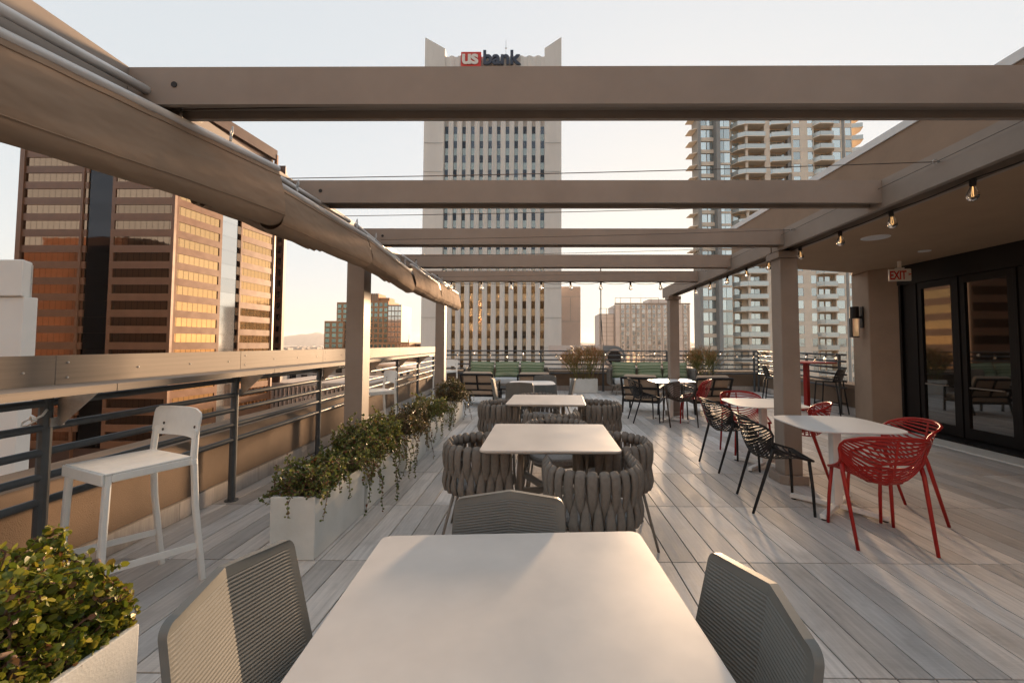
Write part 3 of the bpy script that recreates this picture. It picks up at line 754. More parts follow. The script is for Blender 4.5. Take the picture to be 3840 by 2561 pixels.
# ---------------------------------------------------------------- woven barrel chairs (face +Y)
def make_woven():
    t0 = thing('woven_chair', 'woven chair', 'chair')
    r = .27; arm = .20
    path = [(r, arm - .02 * 0 - k * 0, 0) for k in range(1)]
    def U(s):                                   # s in metres along the U from right arm tip
        La, Lb = arm, math.pi * r
        if s <= La: return Vector((r, arm - s, 0)), Vector((1, 0, 0))
        if s <= La + Lb:
            a = -(s - La) / r; return Vector((r * math.cos(a), r * math.sin(a), 0)), Vector((math.cos(a), math.sin(a), 0))
        return Vector((-r, s - La - Lb, 0)), Vector((-1, 0, 0))
    LT = 2 * arm + math.pi * r
    zt, zm, zb = .69, .51, .395
    def ring(z, k=1., tip=.0):
        return [U(LT * i / 40)[0] * k + Vector((0, 0, z - tip * (1 - min(1, min(i, 40 - i) / 8)) ** 2)) for i in range(41)]
    MB().tube(ring(zt), .009, 8).build('top_rail', 'greymetal', t0, smooth=True)
    MB().tube(ring(zm), .007, 8).build('middle_rail', 'greymetal', t0, smooth=True)
    MB().tube(ring(zb), .009, 8).build('lower_rail', 'greymetal', t0, smooth=True)
    def sec(w, th):
        return [(w / 2 * math.cos(a) * (1 if abs(math.cos(a)) < .8 else 1), th / 2 * math.sin(a)) for a in [2 * math.pi * k / 8 for k in range(8)]]
    # strap in local frame: x = outward, y = along the rail, z = up
    pa = [(-.016, 0, zt - .05), (-.019, 0, zt - .012), (0, 0, zt + .017), (.020, 0, zt - .01), (.025, 0, zt - .06), (.022, 0, zt - .12), (.010, 0, zt - .175), (-.006, 0, zm - .03), (-.014, 0, zb + .05), (-.012, 0, zb)]
    wa = [.045, .056, .060, .062, .062, .056, .042, .026, .016, .016]
    pb = [(-.016, .032, zt - .05), (-.012, .032, zt - .10), (.0, .032, zm + .045), (.014, .032, zm - .01), (.023, .032, zm - .065), (.024, .032, zb + .03), (.015, .032, zb - .008), (-.008, .032, zb - .016), (-.016, .032, zb + .02)]
    wb = [.014, .016, .026, .044, .058, .062, .060, .05, .04]
    def ups(p):
        o = []
        for i in range(len(p)):
            d = Vector(p[min(i + 1, len(p) - 1)]) - Vector(p[max(i - 1, 0)]); o.append(tuple(d.cross(Vector((0, 1, 0)))))
        return o
    m = MB()
    for p, w in ((pa, wa), (pb, wb)):
        m.sweep(p, [sec(q, .025) for q in w], ups=ups(p))
    me = m.mesh('strap', 'strap', smooth=True)
    n = 19; pitch = (LT - .05) / n
    for i in range(n):
        pos, nr = U(.022 + pitch * (i + .25))
        so = put('strap', me, t0, pos, (random.uniform(-.006, .006), 0, math.atan2(nr.y, nr.x) + random.uniform(-.05, .05))); so.scale = (random.uniform(.92, 1.1), random.uniform(.93, 1.06), random.uniform(.996, 1.004))
    for s in (-1, 1):
        MB().tube([(s * r, arm + .004, zt), (s * r, arm + .012, zb), (s * (r - .02), arm + .02, zb - .05), (s * (r + .005), arm + .05, 0)], [.009, .009, .010, .009], 8).build('leg', 'greymetal', t0, smooth=True)
        MB().tube([(s * .20, -.19, zb - .002), (s * .255, -.285, 0)], [.011, .009], 8).build('leg', 'greymetal', t0, smooth=True)
    cu = [(x * 1.0, y - .02) for x, y in rrect(.48, .49, .21, 8)]
    c2 = [(x * .94, y * .94) for x, y in cu]
    MB().prism(c2, .385, .40, cu).prism(cu, .4001, .425).prism(cu, .4251, .44, c2).build('seat', 'mesh_seat', t0, smooth=False)
    MB().prism([(x * .9, y * .9) for x, y in cu], .36, .3848).build('seat_base', 'greymetal', t0)
    return Proto(t0)
wv = make_woven(); G = 'woven barrel chairs around the square tables'
wv.at(.315, 2.66, facing(-.05, 1), 'woven strap barrel chair nearest the viewer, seen from behind', G)
wv.at(-.42, 3.22, facing(1, .03), 'woven strap barrel chair left of the second greige table', G)
wv.at(.53, 3.26, facing(-1, .02), 'woven strap barrel chair right of the second greige table', G)
wv.at(.14, 3.90, facing(.02, -1), 'woven strap barrel chair behind the second greige table, cushion seen beneath it', G)
wv.at(.11, 4.62, facing(0, 1), 'woven strap barrel chair with its back to the viewer before the third greige table', G)
wv.at(-.47, 5.28, facing(1, .02), 'woven strap barrel chair left of the third greige table', G)
wv.at(.68, 5.28, facing(-1, .03), 'woven strap barrel chair right of the third greige table', G)
wv.at(-.04, 6.03, facing(.08, -1), 'woven strap barrel chair behind the third greige table', G)

# ---------------------------------------------------------------- white bar stools (face +Y)
def make_stool():
    t0 = thing('bar_stool', 'white stool', 'stool')
    m = MB()
    for i in range(4):
        x0 = -.225 + .1125 * i; m.box(x0 + .0012, x0 + .1113, -.20, .195, .740, .750)
    m.build('seat', 'whitemetal', t0, bevel=.004, bseg=2)
    MB().box(-.222, .222, .1955, .207, .688, .748).box(-.226, -.215, -.20, .165, .70, .7395).box(.215, .226, -.20, .165, .70, .7395).build('apron', 'whitemetal', t0, bevel=.004)
    s_ = rrect(.034, .030, .008, 2)
    for s in (-1, 1):
        MB().sweep([(s * .207, .178, .7385), (s * .215, .20, 0)], s_, ups=(0, 1, 0)).build('leg', 'whitemetal', t0)
        MB().sweep([(s * .222, -.275, 0), (s * .222, -.222, .45), (s * .222, -.205, .75), (s * .215, -.214, .90)], s_, ups=(0, 1, 0)).build('leg', 'whitemetal', t0)
        MB().bar((s * .218, .185, .255), (s * .222, -.235, .215), .014, .034).build('side_stretcher', 'whitemetal', t0)
        MB().box(s * .222 - .02, s * .222 + .02, -.215, -.185, .70, .735).build('joint', 'whitemetal', t0, bevel=.004)
    MB().bar((-.2, .193, .275), (.2, .193, .275), .02, .032).build('foot_rest', 'blackmetal', t0)
    def bk(th):
        def f(u, v):
            x = 2 * u - 1; w = .245 + .008 * v; c = .05
            h = .175 * v
            if h > .175 - c: w -= c - math.sqrt(max(0, c * c - (h - .175 + c) ** 2))
            if h < .03: w -= .03 * (1 - h / .03)
            return (x * w, -.205 - .045 * (1 - x * x) - .10 * h * 1.2 + th, .845 + h)
        return f
    g = MB().grid(bk(.005), 12, 12); k = len(g.v); g2 = MB().grid(bk(-.005), 12, 12); g.add(g2.v, [tuple(reversed(q)) for q in g2.f]); w = 13
    for j in range(12): g.f += [(j * w, (j + 1) * w, k + (j + 1) * w, k + j * w), ((j + 1) * w - 1, k + (j + 1) * w - 1, k + (j + 2) * w - 1, (j + 2) * w - 1)]
    for i in range(12): g.f += [(12 * w + i, 12 * w + i + 1, k + 12 * w + i + 1, k + 12 * w + i), (i + 1, i, k + i, k + i + 1)]
    b = g.build('backrest', 'whitemetal', t0, smooth=False)
    for s in (-1, 1):
        for z in (.872, .912):
            x = s * .168; y = -.205 - .045 * (1 - (x / .225) ** 2) - .12 * (z - .82)
            MB().lathe([(.009, 0), (.009, .003)], 10).build('rivet', 'darkbrown', b, loc=(x, y + .0045, z), rot=(R(-84), 0, 0))
    return Proto(t0)
stl = make_stool(); G = 'white bar stools along the drink shelf'
stl.at(-2.36, 2.47, facing(-.40, -.915), 'large white metal bar stool nearest the viewer beside the railing', G)
stl.at(-2.42, 6.25, facing(-.75, -.65), 'white metal bar stool just beyond the nearer left column', G)
stl.at(-2.48, 11.0, facing(-.5, -.85), 'white metal bar stool in the far left corner beyond the second column', G)

# ---------------------------------------------------------------- lounge chairs (face +Y) with black frames
def make_lounge():
    t0 = thing('lounge_chair', 'lounge chair', 'armchair')
    w = .37
    def bpos(x, t): return (x, -.26 - .17 * t, .34 + .40 * t)
    for s in (-1, 1):
        MB().sweep([(s * w, -.34, 0), (s * w, -.25, .34), bpos(s * w, 1)], rrect(.04, .035, .004, 1), ups=(0, 1, 0)).build('rear_leg', 'blackmetal', t0)
        MB().sweep([(s * w, .36, 0), (s * w, .33, .53)], rrect(.038, .035, .004, 1), ups=(0, 1, 0)).build('front_leg', 'blackmetal', t0)
        MB().bar((s * w, .35, .545), (s * w, -.36, .52), .05, .025).build('armrest', 'blackmetal', t0)
        MB().bar((s * w, .33, .27), (s * w, -.25, .24), .03, .05).build('side_rail', 'blackmetal', t0)
    for t in (.98, .45, .05):
        MB().bar(bpos(-w, t), bpos(w, t), .022, .045, (0, -.39, .92)).build('back_rail', 'blackmetal', t0)
    MB().sweep([bpos(0, .07), bpos(0, .95)], rrect(.04, .018, .003, 1), ups=(0, 1, 0)).build('back_stile', 'blackmetal', t0)
    MB().box(-w + .02, w - .02, -.25, .34, .215, .245).build('seat_deck', 'blackmetal', t0)
    MB().box(-.34, .34, -.28, .37, .26, .38).build('seat_cushion', 'beige', t0, bevel=.04, bseg=3, )
    q = MB().box(-.335, .335, -.065, .065, 0, .46).mesh('back_cushion', 'beige', bevel=.045, bseg=3, smooth=True)
    put('back_cushion', q, t0, (0, -.185, .36), (R(22), 0, 0))
    return Proto(t0)
lg = make_lounge(); G = 'black framed lounge chairs facing the sofas'
lg.at(-1.42, 10.15, facing(.12, 1), 'black framed lounge chair with beige cushions behind the last trailing plant', G)
lg.at(-.17, 9.95, facing(-.05, 1), 'black framed lounge chair behind the rounded table, in front of the left sofa', G)
lg.at(2.19, 9.22, facing(.42, .9), 'black framed lounge chair angled behind the farthest white table', G)
lg.at(3.48, 9.12, facing(-.08, 1), 'black framed lounge chair seen square from behind at the right', G)
ct = thing('coffee_table', 'low black coffee table beside the left lounge chair', 'table', (-.78, 11.0, 0))
MB().box(-.3, .3, -.3, .3, .30, .33).build('table_top', 'blackmetal', ct, bevel=.004)
for sx in (-1, 1):
    for sy in (-1, 1): MB().box(sx * .27 - .02, sx * .27 + .02, sy * .27 - .02, sy * .27 + .02, 0, .2998).build('leg', 'blackmetal', ct)

# ---------------------------------------------------------------- sofas (face -Y in local: front at -Y)
def make_sofa():
    t0 = thing('woven_sofa', 'sofa', 'sofa')
    W, D = 2.42, .80
    MB().box(-W / 2 + .03, W / 2 - .03, -D / 2 + .02, D / 2 - .05, .26, .30).build('seat_frame', 'greymetal', t0)
    for i in range(3):
        x0 = -W / 2 + .12 + i * .727
        MB().box(x0 + .004, x0 + .723, -D / 2, D / 2 - .16, .301, .46).build('seat_cushion', 'greycush', t0, bevel=.045, bseg=3, smooth=True)
    for s in (-1, 1):
        for y in (-.3, .25):
            MB().tube([(s * (W / 2 - .22), y, .26), (s * (W / 2 - .14), y * 1.25, 0)], [.018, .013], 8).build('leg', 'greymetal', t0, smooth=True)
    # woven back and arms: upright straps on a U frame
    pts = [(-W / 2 + .02, -D / 2 + .05), (-W / 2, D / 2 - .22)] + [(-W / 2 + .18 - .18 * math.cos(a), D / 2 - .22 + .18 * math.sin(a)) for a in (R(30), R(60), R(90))]
    pts = pts + [(-x, y) for x, y in reversed(pts)]
    MB().tube([(x, y, .72 if abs(y) < 9 else 0) for x, y in pts], .016, 8).build('top_rail', 'greymetal', t0, smooth=True)
    MB().tube([(x * .985, y * .985, .29) for x, y in pts], .014, 8).build('lower_rail', 'greymetal', t0, smooth=True)
    me = MB().sweep([(.016, 0, 0), (.026, 0, .2), (.024, 0, .40), (0, 0, .452), (-.024, 0, .41), (-.02, 0, .2), (-.014, 0, .02)], [(-.024, -.006), (.024, -.006), (.024, .006), (-.024, .006)], ups=[(1, 0, 0), (1, 0, 0), (1, 0, .3), (0, 0, 1), (-1, 0, .3), (-1, 0, 0), (-1, 0, 0)]).mesh('strap', 'strap')
    P_ = [Vector((x, y, 0)) for x, y in pts]; acc = 0; nxt = .03
    for a, b in zip(P_, P_[1:]):
        L = (b - a).length; d = (b - a).normalized()
        while nxt < acc + L:
            p = a + d * (nxt - acc); p.z = .285
            put('strap', me, t0, p, (0, 0, math.atan2(-d.x, d.y) + math.pi)); nxt += .056
        acc += L
    def cushion(seed, tilt):
        rn = random.Random(seed); w, h, t = .355, .235, .095
        m = MB(); N = 14
        for sgn in (-1, 1):
            def f(u, v):
                x, z = 2 * u - 1, 2 * v - 1
                e = (max(0, 1 - x ** 4) * max(0, 1 - z ** 4)) ** .5
                pin = 1 - .06 * (1 - abs(x * z)) * max(abs(x), abs(z)) ** 6
                return (x * w * pin + .006 * math.sin(7 * z + seed), sgn * t * e + .008 * math.sin(4 * x + seed * 2) * e, z * h * pin + .012 * math.sin(3 * x + seed) + .012 * max(0, abs(x) - .8) * 5 * (1 if z > 0 else -1))
            g = MB().grid(f, N, N)
            m.add(g.v, g.f if sgn < 0 else [tuple(reversed(q)) for q in g.f])
        return m.mesh('back_cushion', 'stripe', smooth=True)
    for i in range(3):
        put('back_cushion', cushion(i + 1, 0), t0, (-.745 + .745 * i, .10, .685), (R(-16), R((2.5, -1, 1)[i]), R((3, 0, -2)[i])))
    return Proto(t0)
sf = make_sofa(); G = 'woven sofas with green striped cushions'
sf.at(-1.0, 12.55, 0, 'woven sofa with three green striped cushions on the left against the far railing', G)
sf.at(3.17, 12.45, 0, 'woven sofa with green striped cushions on the right, partly behind the far column', G)

# ---------------------------------------------------------------- high red table and black mesh stools
ht = thing('bar_table', 'tall red bar table beside the right railing', 'table', (5.72, 9.28, 0), R(20))
MB().box(-.4, .4, -.4, .4, 1.035, 1.065).build('table_top', 'red', ht, bevel=.006)
MB().box(-.045, .045, -.045, .045, .045, 1.0345).build('post', 'red', ht, bevel=.006)
for k in range(4):
    a = k * math.pi / 2 + math.pi / 4; c, s = math.cos(a), math.sin(a)
    MB().bar((.05 * c, .05 * s, .03), (.38 * c, .38 * s, .022), .06, .04).build('foot', 'red', ht, bevel=.004)
def make_mesh_stool():
    t0 = thing('mesh_bar_stool', 'mesh stool', 'stool')
    MB().prism([(x, y * .95 + .02) for x, y in rrect(.43, .42, .08, 4)], .665, .69).build('seat', 'blackmetal', t0, bevel=.01, bseg=2)
    w = .225
    def S(u, v): # back shell
        x = 2 * u - 1
        return Vector((x * (w - .015 * v * v), -.185 - .06 * v + .05 * x * x * (1 - .3 * v), .69 + .235 * v))
    rim = [S(0, 0)] + [S(0, v / 8) for v in range(1, 7)] + [S(.06, .93), S(.16, 1)] + [S(.16 + .68 * k / 6, 1) for k in range(1, 6)] + [S(.84, 1), S(.94, .93)] + [S(1, v / 8) for v in range(6, -1, -1)] + [S(1 - k / 6, 0) for k in range(1, 6)]
    MB().tube(rim, .014, 8, closed=True).build('back_rim', 'blackmetal', t0, smooth=True)
    lat = MB(); nu, nv = 8, 4
    for j in range(nv + 1):
        for i in range(nu + 1):
            a = S(i / nu, j / nv)
            for di, dj in ((1, 0), (0, 1), (1, 1), (-1, 1)):
                if 0 <= i + di <= nu and j + dj <= nv: lat.bar(a, S((i + di) / nu, (j + dj) / nv), .009, .007, (0, 1, 0))
            if i < nu and j < nv:
                c = S((i + .5) / nu, (j + .5) / nv)
                lat.bar(c, S((i + .5) / nu, j / nv), .007, .006, (0, 1, 0)); lat.bar(S(i / nu, (j + .5) / nv), S((i + 1) / nu, (j + .5) / nv), .007, .006, (0, 1, 0))
    lat.build('back_lattice', 'blackmetal', t0)
    for s in (-1, 1):
        MB().tube([(s * .19, .19, .666), (s * .215, .235, 0)], [.015, .013], 8).build('leg', 'blackmetal', t0, smooth=True)
        MB().tube([(s * .19, -.17, .666), (s * .22, -.25, 0)], [.015, .013], 8).build('leg', 'blackmetal', t0, smooth=True)
        MB().tube([(s * .208, .222, .22), (s * .212, -.225, .22)], .011, 8).build('stretcher', 'blackmetal', t0, smooth=True)
    MB().tube([(-.208, .222, .24), (.208, .222, .24)], .012, 8).build('foot_rest', 'blackmetal', t0, smooth=True)
    return Proto(t0)
ms = make_mesh_stool(); G = 'black mesh stools at the red bar table'
ms.at(5.98, 8.92, facing(-.6, .8), 'black bar stool with pierced mesh back right of the tall red table', G)
ms.at(5.28, 9.72, facing(.8, -.6), 'black bar stool with pierced mesh back mostly behind the nearer right column', G)

# ---------------------------------------------------------------- concrete planters
def make_planter():
    t0 = thing('planter', 'planter', 'planter')
    L, W, H, t = .80, .30, .41, .022
    m = MB(); o = [(-W / 2, -L / 2), (W / 2, -L / 2), (W / 2, L / 2), (-W / 2, L / 2)]
    i_ = [(x - t * (1 if x > 0 else -1), y - t * (1 if y > 0 else -1)) for x, y in o]
    b = [(x * .985, y * .994) for x, y in o]
    vs = [(x, y, .003) for x, y in b] + [(x, y, H) for x, y in o] + [(x, y, H) for x, y in i_] + [(x, y, H - .06) for x, y in i_]
    fs = [(3, 2, 1, 0)]
    for r in range(3): fs += [(r * 4 + k, r * 4 + (k + 1) % 4, r * 4 + 4 + (k + 1) % 4, r * 4 + 4 + k) for k in range(4)]
    m.add(vs, fs); m.build('box', 'concrete', t0, bevel=.004, bseg=2)
    MB().box(-W / 2 + t + .001, W / 2 - t - .001, -L / 2 + t + .001, L / 2 - t - .001, H - .075, H - .045).build('soil', 'soil', t0)
    return Proto(t0)
pl = make_planter(); G = 'pale concrete planters'
PLN = [(-1.60, 1.18, 0, 'pale concrete planter cut off at the bottom left corner'), (-1.635, 3.25, 0, 'pale concrete planter with a cracked corner, first of the row of five'), (-1.63, 4.10, 0, 'pale concrete planter, second of the row along the left columns'),
       (-1.64, 5.20, 0, 'pale concrete planter, third of the row along the left columns'), (-1.64, 6.18, 0, 'pale concrete planter, fourth of the row, nearly hidden by trailing stems'), (-1.68, 8.02, 0, 'pale concrete planter, farthest of the left row, under the rounded plant')]
for x, y, rz, lab in PLN: pl.at(x, y, rz, lab, G)
pl.at(1.26, 12.72, R(90), 'wide pale concrete planter between the two sofas', G)
pl.at(4.85, 12.72, R(90), 'pale concrete planter behind the right lounge chair under a bush', G)

def leaf(m, p, d, up, s, rn):
    d = d.normalized(); r = d.cross(up)
    if r.length < 1e-4: r = d.cross(Vector((1, 0, .3)))
    r.normalize(); n = r.cross(d)
    q = [p, p + d * s * .3 + r * s * .40 + n * s * .07, p + d * s * .75 + r * s * .36 + n * s * .05, p + d * s, p + d * s * .75 - r * s * .36 + n * s * .05, p + d * s * .3 - r * s * .40 + n * s * .07]
    m.add(q, [(0, 1, 2, 3), (0, 3, 4, 5)])
def jade(name, label, x, y, seed, nb, lsize, hgt, lm, trail=.5, spread=1., woody=False, lper=3, dome=0, xmax=9., group='jade plants in the left planters'):
    rn = random.Random(seed); t0 = thing(name, label, 'plant', (x, y, .355), 0, group)
    st, lf, wd = MB(), MB(), MB()
    W, L = .128, .378
    def rv(): return Vector((rn.gauss(0, 1), rn.gauss(0, 1), rn.gauss(0, 1)))
    def grow(p, d, n, step, r0, droop, leafy=1., lx=9., ly=9.):
        pts = [p.copy()]
        for k in range(n):
            d = (d + rv() * .22 + Vector((0, 0, -droop * (k / n)))).normalized()
            q = p + d * step
            if abs(q.x) > lx: q.x = math.copysign(lx, q.x); d.x *= -.5
            if abs(q.y) > ly: q.y = math.copysign(ly, q.y); d.y *= -.5
            if q.x > xmax: q.x = xmax - rn.uniform(0, .03); d.x = -abs(d.x)
            inside = abs(q.x) < .165 and abs(q.y) < .415
            if inside and q.z < .055: q.z = .055 + rn.uniform(0, .02); d.z = abs(d.z) * .3
            if not inside and p.z < .06:
                if abs(q.x) < .172 and abs(q.y) < .43: q.x = math.copysign(.178, q.x) if abs(p.x) > .16 else q.x
            if q.z < -.33: break
            p = q; pts.append(p.copy())
            for _ in range(lper if rn.random() < leafy else 1):
                leaf(lf, p + rv() * .004, rv() + d * .3, rv(), lsize * rn.uniform(.45, 1.3), rn)
        if len(pts) > 1: st.tube(pts, [lerp(r0, r0 * .4, i / (len(pts) - 1)) for i in range(len(pts))], 4, cap=False)
        return pts
    for b in range(nb):
        p = Vector((rn.uniform(-W, W), rn.uniform(-L, L), .0))
        out = Vector((p.x / W, p.y / L * .7, 0)); e = out.length
        if rn.random() < trail:
            s = rn.random()
            if s < .62: out = Vector((math.copysign(1, rn.uniform(-.25, 1)), rn.uniform(-.4, .4), 0)); p.x = out.x * W * rn.uniform(.5, 1)
            else: out = Vector((rn.uniform(-.5, .5), -1 if rn.random() < .7 else 1, 0)); p.y = out.y * L * rn.uniform(.7, 1)
            p.z = .06
            grow(p, out * .7 + Vector((0, 0, .9)), rn.randint(10, 24), .028, .0042, rn.uniform(.5, .95), .75)
        else:
            n = int(hgt * (1.15 - .45 * min(1, e)) / .026 * rn.uniform(.75, 1.1))
            pts = grow(p, out * .45 * spread + Vector((0, 0, 1)) + rv() * .2, max(4, n), .027, .0055, .18, 1., .175, .385)
            for q in pts[2::3]:
                grow(q, rv() + Vector((0, 0, .5)) + out * .3, rn.randint(3, 7), .022, .003, .15, 1., .20, .41)
    if dome:
        for k in range(dome):
            v = rv().normalized(); v.z = abs(v.z) * 1.0 - .25; rr = rn.uniform(.5, 1) ** .5
            q = Vector((v.x * .235 * rr, v.y * .36 * rr, .14 + v.z * hgt * .8 * rr))
            if q.z < -.02 and abs(q.x) < .17: continue
            grow(q, v + rv() * .4, rn.randint(3, 6), .02, .0025, .35)
    if woody:
        for k in range(14):
            p = Vector((rn.uniform(-W, W) * .8, rn.uniform(-L, L) * .85, -.02)); d = Vector((rn.gauss(0, .45), rn.gauss(0, .45), 1)); pts = [p]
            for i in range(7): d = (d + rv() * .3).normalized(); p = p + d * .042 * hgt / .3; pts.append(p)
            wd.tube([Vector((min(q.x, .11), q.y, q.z)) for q in pts], [lerp(.017, .006, i / 7) for i in range(8)], 7)
        wd.build('trunk', 'wood_stem', t0, smooth=True)
    st.build('stems', 'stem', t0)
    tag(lf.build('foliage', lm, t0), kind='stuff')
    return t0
jade('jade_plant', 'bushy bright green jade plant in the bottom left corner', -1.60, 1.18, 11, 230, .024, .54, 'leaf_y', trail=.0, spread=.8, woody=True, lper=5, xmax=.13)
jade('trailing_plant', 'trailing jade plant spilling over the first planter with reddish stems', -1.635, 3.25, 12, 130, .020, .24, 'leaf', trail=.17, lper=4)
jade('trailing_plant', 'tall dense trailing jade plant in front of the nearer left column', -1.63, 4.10, 13, 170, .020, .42, 'leaf', trail=.15, lper=5)
jade('trailing_plant', 'trailing jade plant in the third planter with bare twigs on top', -1.64, 5.20, 14, 130, .020, .36, 'leaf_d', trail=.17, lper=4)
jade('trailing_plant', 'trailing jade plant hanging far down the fourth planter', -1.64, 6.18, 15, 130, .020, .34, 'leaf', trail=.26, lper=4)
jade('trailing_plant', 'rounded dull green trailing plant before the farther left column', -1.68, 8.02, 16, 110, .024, .40, 'leaf_d', trail=.40, lper=3, dome=260)

def firestick(label, x, y, seed, w, h, n, om):
    rn = random.Random(seed); t0 = thing('pencil_bush', label, 'bush', (x, y, .35), 0, 'pencil bushes in the far planters')
    low, tip = MB(), MB()
    def twig(p, d, L, r, depth):
        q = p + d * L * .5 + Vector((rn.gauss(0, .01), rn.gauss(0, .01), .0)); e = p + d * L + Vector((0, 0, .02))
        (tip if depth >= om and rn.random() < .8 else low).tube([p, q, e], [r, r * .9, r * .7], 3, cap=False)
        if depth < 4:
            for k in range(rn.choice((2, 3, 3)) if depth else 4):
                dd = (d + Vector((rn.gauss(0, .42), rn.gauss(0, .38), rn.uniform(-.05, .45)))).normalized()
                if e.z < h * (1 - .25 * (e.x / w) ** 2) : twig(e, dd, L * rn.uniform(.62, .9), r * .8, depth + 1)
    for k in range(n):
        p = Vector((rn.uniform(-.34, .34) * w / .6, rn.uniform(-.1, .1), 0))
        twig(p, Vector((p.x * 1.1 + rn.gauss(0, .22), rn.gauss(0, .25), 1)).normalized(), rn.uniform(.2, .32), .008, 0)
    low.build('twigs', 'stick', t0); tag(tip.build('foliage', 'stick_o' if om < 9 else 'stick', t0), kind='stuff')
firestick('upright green bush with orange pencil twigs between the sofas', 1.26, 12.72, 5, .62, 1.0, 22, 3)
firestick('upright olive pencil bush behind the right lounge chair', 4.85, 12.72, 8, .56, .95, 20, 4)
# ================================================================ CITY BEYOND THE TERRACE
GZ = -46.0
M['granite'] = mat('brown_granite', (.175, .085, .047), .34, var=.10, vs=.5, rand=.07, bump=.02, bs=1.5)
M['granite_d'] = mat('dark_brown_granite', (.085, .05, .038), .4, var=.12, vs=.5, rand=.06)
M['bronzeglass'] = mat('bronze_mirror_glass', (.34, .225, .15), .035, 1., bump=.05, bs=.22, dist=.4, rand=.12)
def mullions(m, pitch):
    n, l = m.node_tree.nodes, m.node_tree.links; b = n['Principled BSDF']
    tc = n.new('ShaderNodeTexCoord'); sp = n.new('ShaderNodeSeparateXYZ'); l.new(tc.outputs['Object'], sp.inputs[0])
    a = n.new('ShaderNodeMath'); a.operation = 'DIVIDE'; a.inputs[1].default_value = pitch; l.new(sp.outputs['X'], a.inputs[0])
    f = n.new('ShaderNodeMath'); f.operation = 'FRACT'; l.new(a.outputs[0], f.inputs[0])
    g = n.new('ShaderNodeMath'); g.operation = 'LESS_THAN'; g.inputs[1].default_value = .07; l.new(f.outputs[0], g.inputs[0])
    mx = n.new('ShaderNodeMix'); mx.data_type = 'RGBA'; l.new(g.outputs[0], mx.inputs['Factor'])
    l.new(b.inputs['Base Color'].links[0].from_socket, mx.inputs['A']); mx.inputs['B'].default_value = (.05, .03, .02, 1)
    l.new(mx.outputs['Result'], b.inputs['Base Color'])
mullions(M['bronzeglass'], 1.45)
M['bronzeglass_lit'] = mat('bronze_mirror_glass_lit', (.90, .54, .25), .035, 1., bump=.05, bs=.22, dist=.4, rand=.12)  # same bronze glass, sunset light put into its colour for the sunlit faces
mullions(M['bronzeglass_lit'], 1.45)
M['blackglass'] = mat('black_mirror_glass', (.05, .05, .055), .03, 1., bump=.05, bs=.2, dist=.5, rand=.1)
M['bankstone'] = mat('pale_bank_stone', (.68, .65, .61), .85, var=.07, vs=.25, bump=.1, bs=4, stretch=(1, 1, .25), rand=.03)
M['bankpink'] = mat('pinkish_stone', (.58, .46, .39), .85, var=.08, vs=.2)
M['bankglass'] = mat('bank_window_glass', (.075, .085, .10), .04, .85, bump=.07, bs=.5, dist=.35, rand=.6)
M['bankspandrel'] = mat('bank_spandrel_glass', (.30, .335, .32), .16, .6, bump=.03, bs=.6, dist=.3, rand=.12)
M['signblue'] = mat('sign_navy', (.035, .045, .075), .45)
M['signwhite'] = mat('sign_letter_white', (.7, .66, .6), .5)
M['resid'] = mat('beige_concrete_tower', (.78, .68, .565), .85, var=.06, vs=.4, rand=.03)  # concrete made paler and warmer in place of reflected sunset light
M['resid_d'] = mat('grey_concrete_fin', (.30, .30, .29), .8, var=.08, vs=.4)
M['residglass'] = mat('residential_glass', (.60, .66, .66), .05, .75, bump=.05, bs=.4, dist=.3, rand=.3)
M['railglass'] = mat('balcony_glass', (.58, .62, .61), .12, .35, rand=.1)
M['hotel'] = mat('pale_hotel_panel', (.60, .54, .50), .8, var=.05, vs=.2, rand=.06)
M['hotelglass'] = mat('hotel_window_glass', (.40, .38, .36), .05, .8, bump=.2, bs=.35, dist=.4, rand=.35)
M['hotelframe'] = mat('hotel_frame', (.27, .22, .18), .7)
M['terra'] = mat('terracotta_stone', (.36, .19, .10), .85, var=.1, vs=.2, rand=.05)
M['greenglass'] = mat('green_glass', (.22, .30, .27), .06, .75, bump=.06, bs=.3, dist=.4, rand=.25)
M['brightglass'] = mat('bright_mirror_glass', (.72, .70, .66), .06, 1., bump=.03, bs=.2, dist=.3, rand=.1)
M['whitewall'] = mat('white_render', (.72, .69, .65), .8, var=.05, vs=.15)
M['ground'] = mat('city_ground', (.20, .165, .135), .95, var=.25, vs=.012, detail=8)
M['city'] = mat('distant_city', (.34, .29, .25), .9, var=.35, vs=.02)
M['hill'] = mat('desert_mountain', (.17, .13, .11), .95, var=.15, vs=.002)
M['sunlit_stone'] = mat('painted_sunlit_stone', (.58, .34, .12), .7, var=.1, vs=.1)  # brown stone coloured gold as if the low sun lit it
M['roofmem'] = mat('pale_roof_membrane', (.45, .40, .36), .9, var=.1, vs=.1)

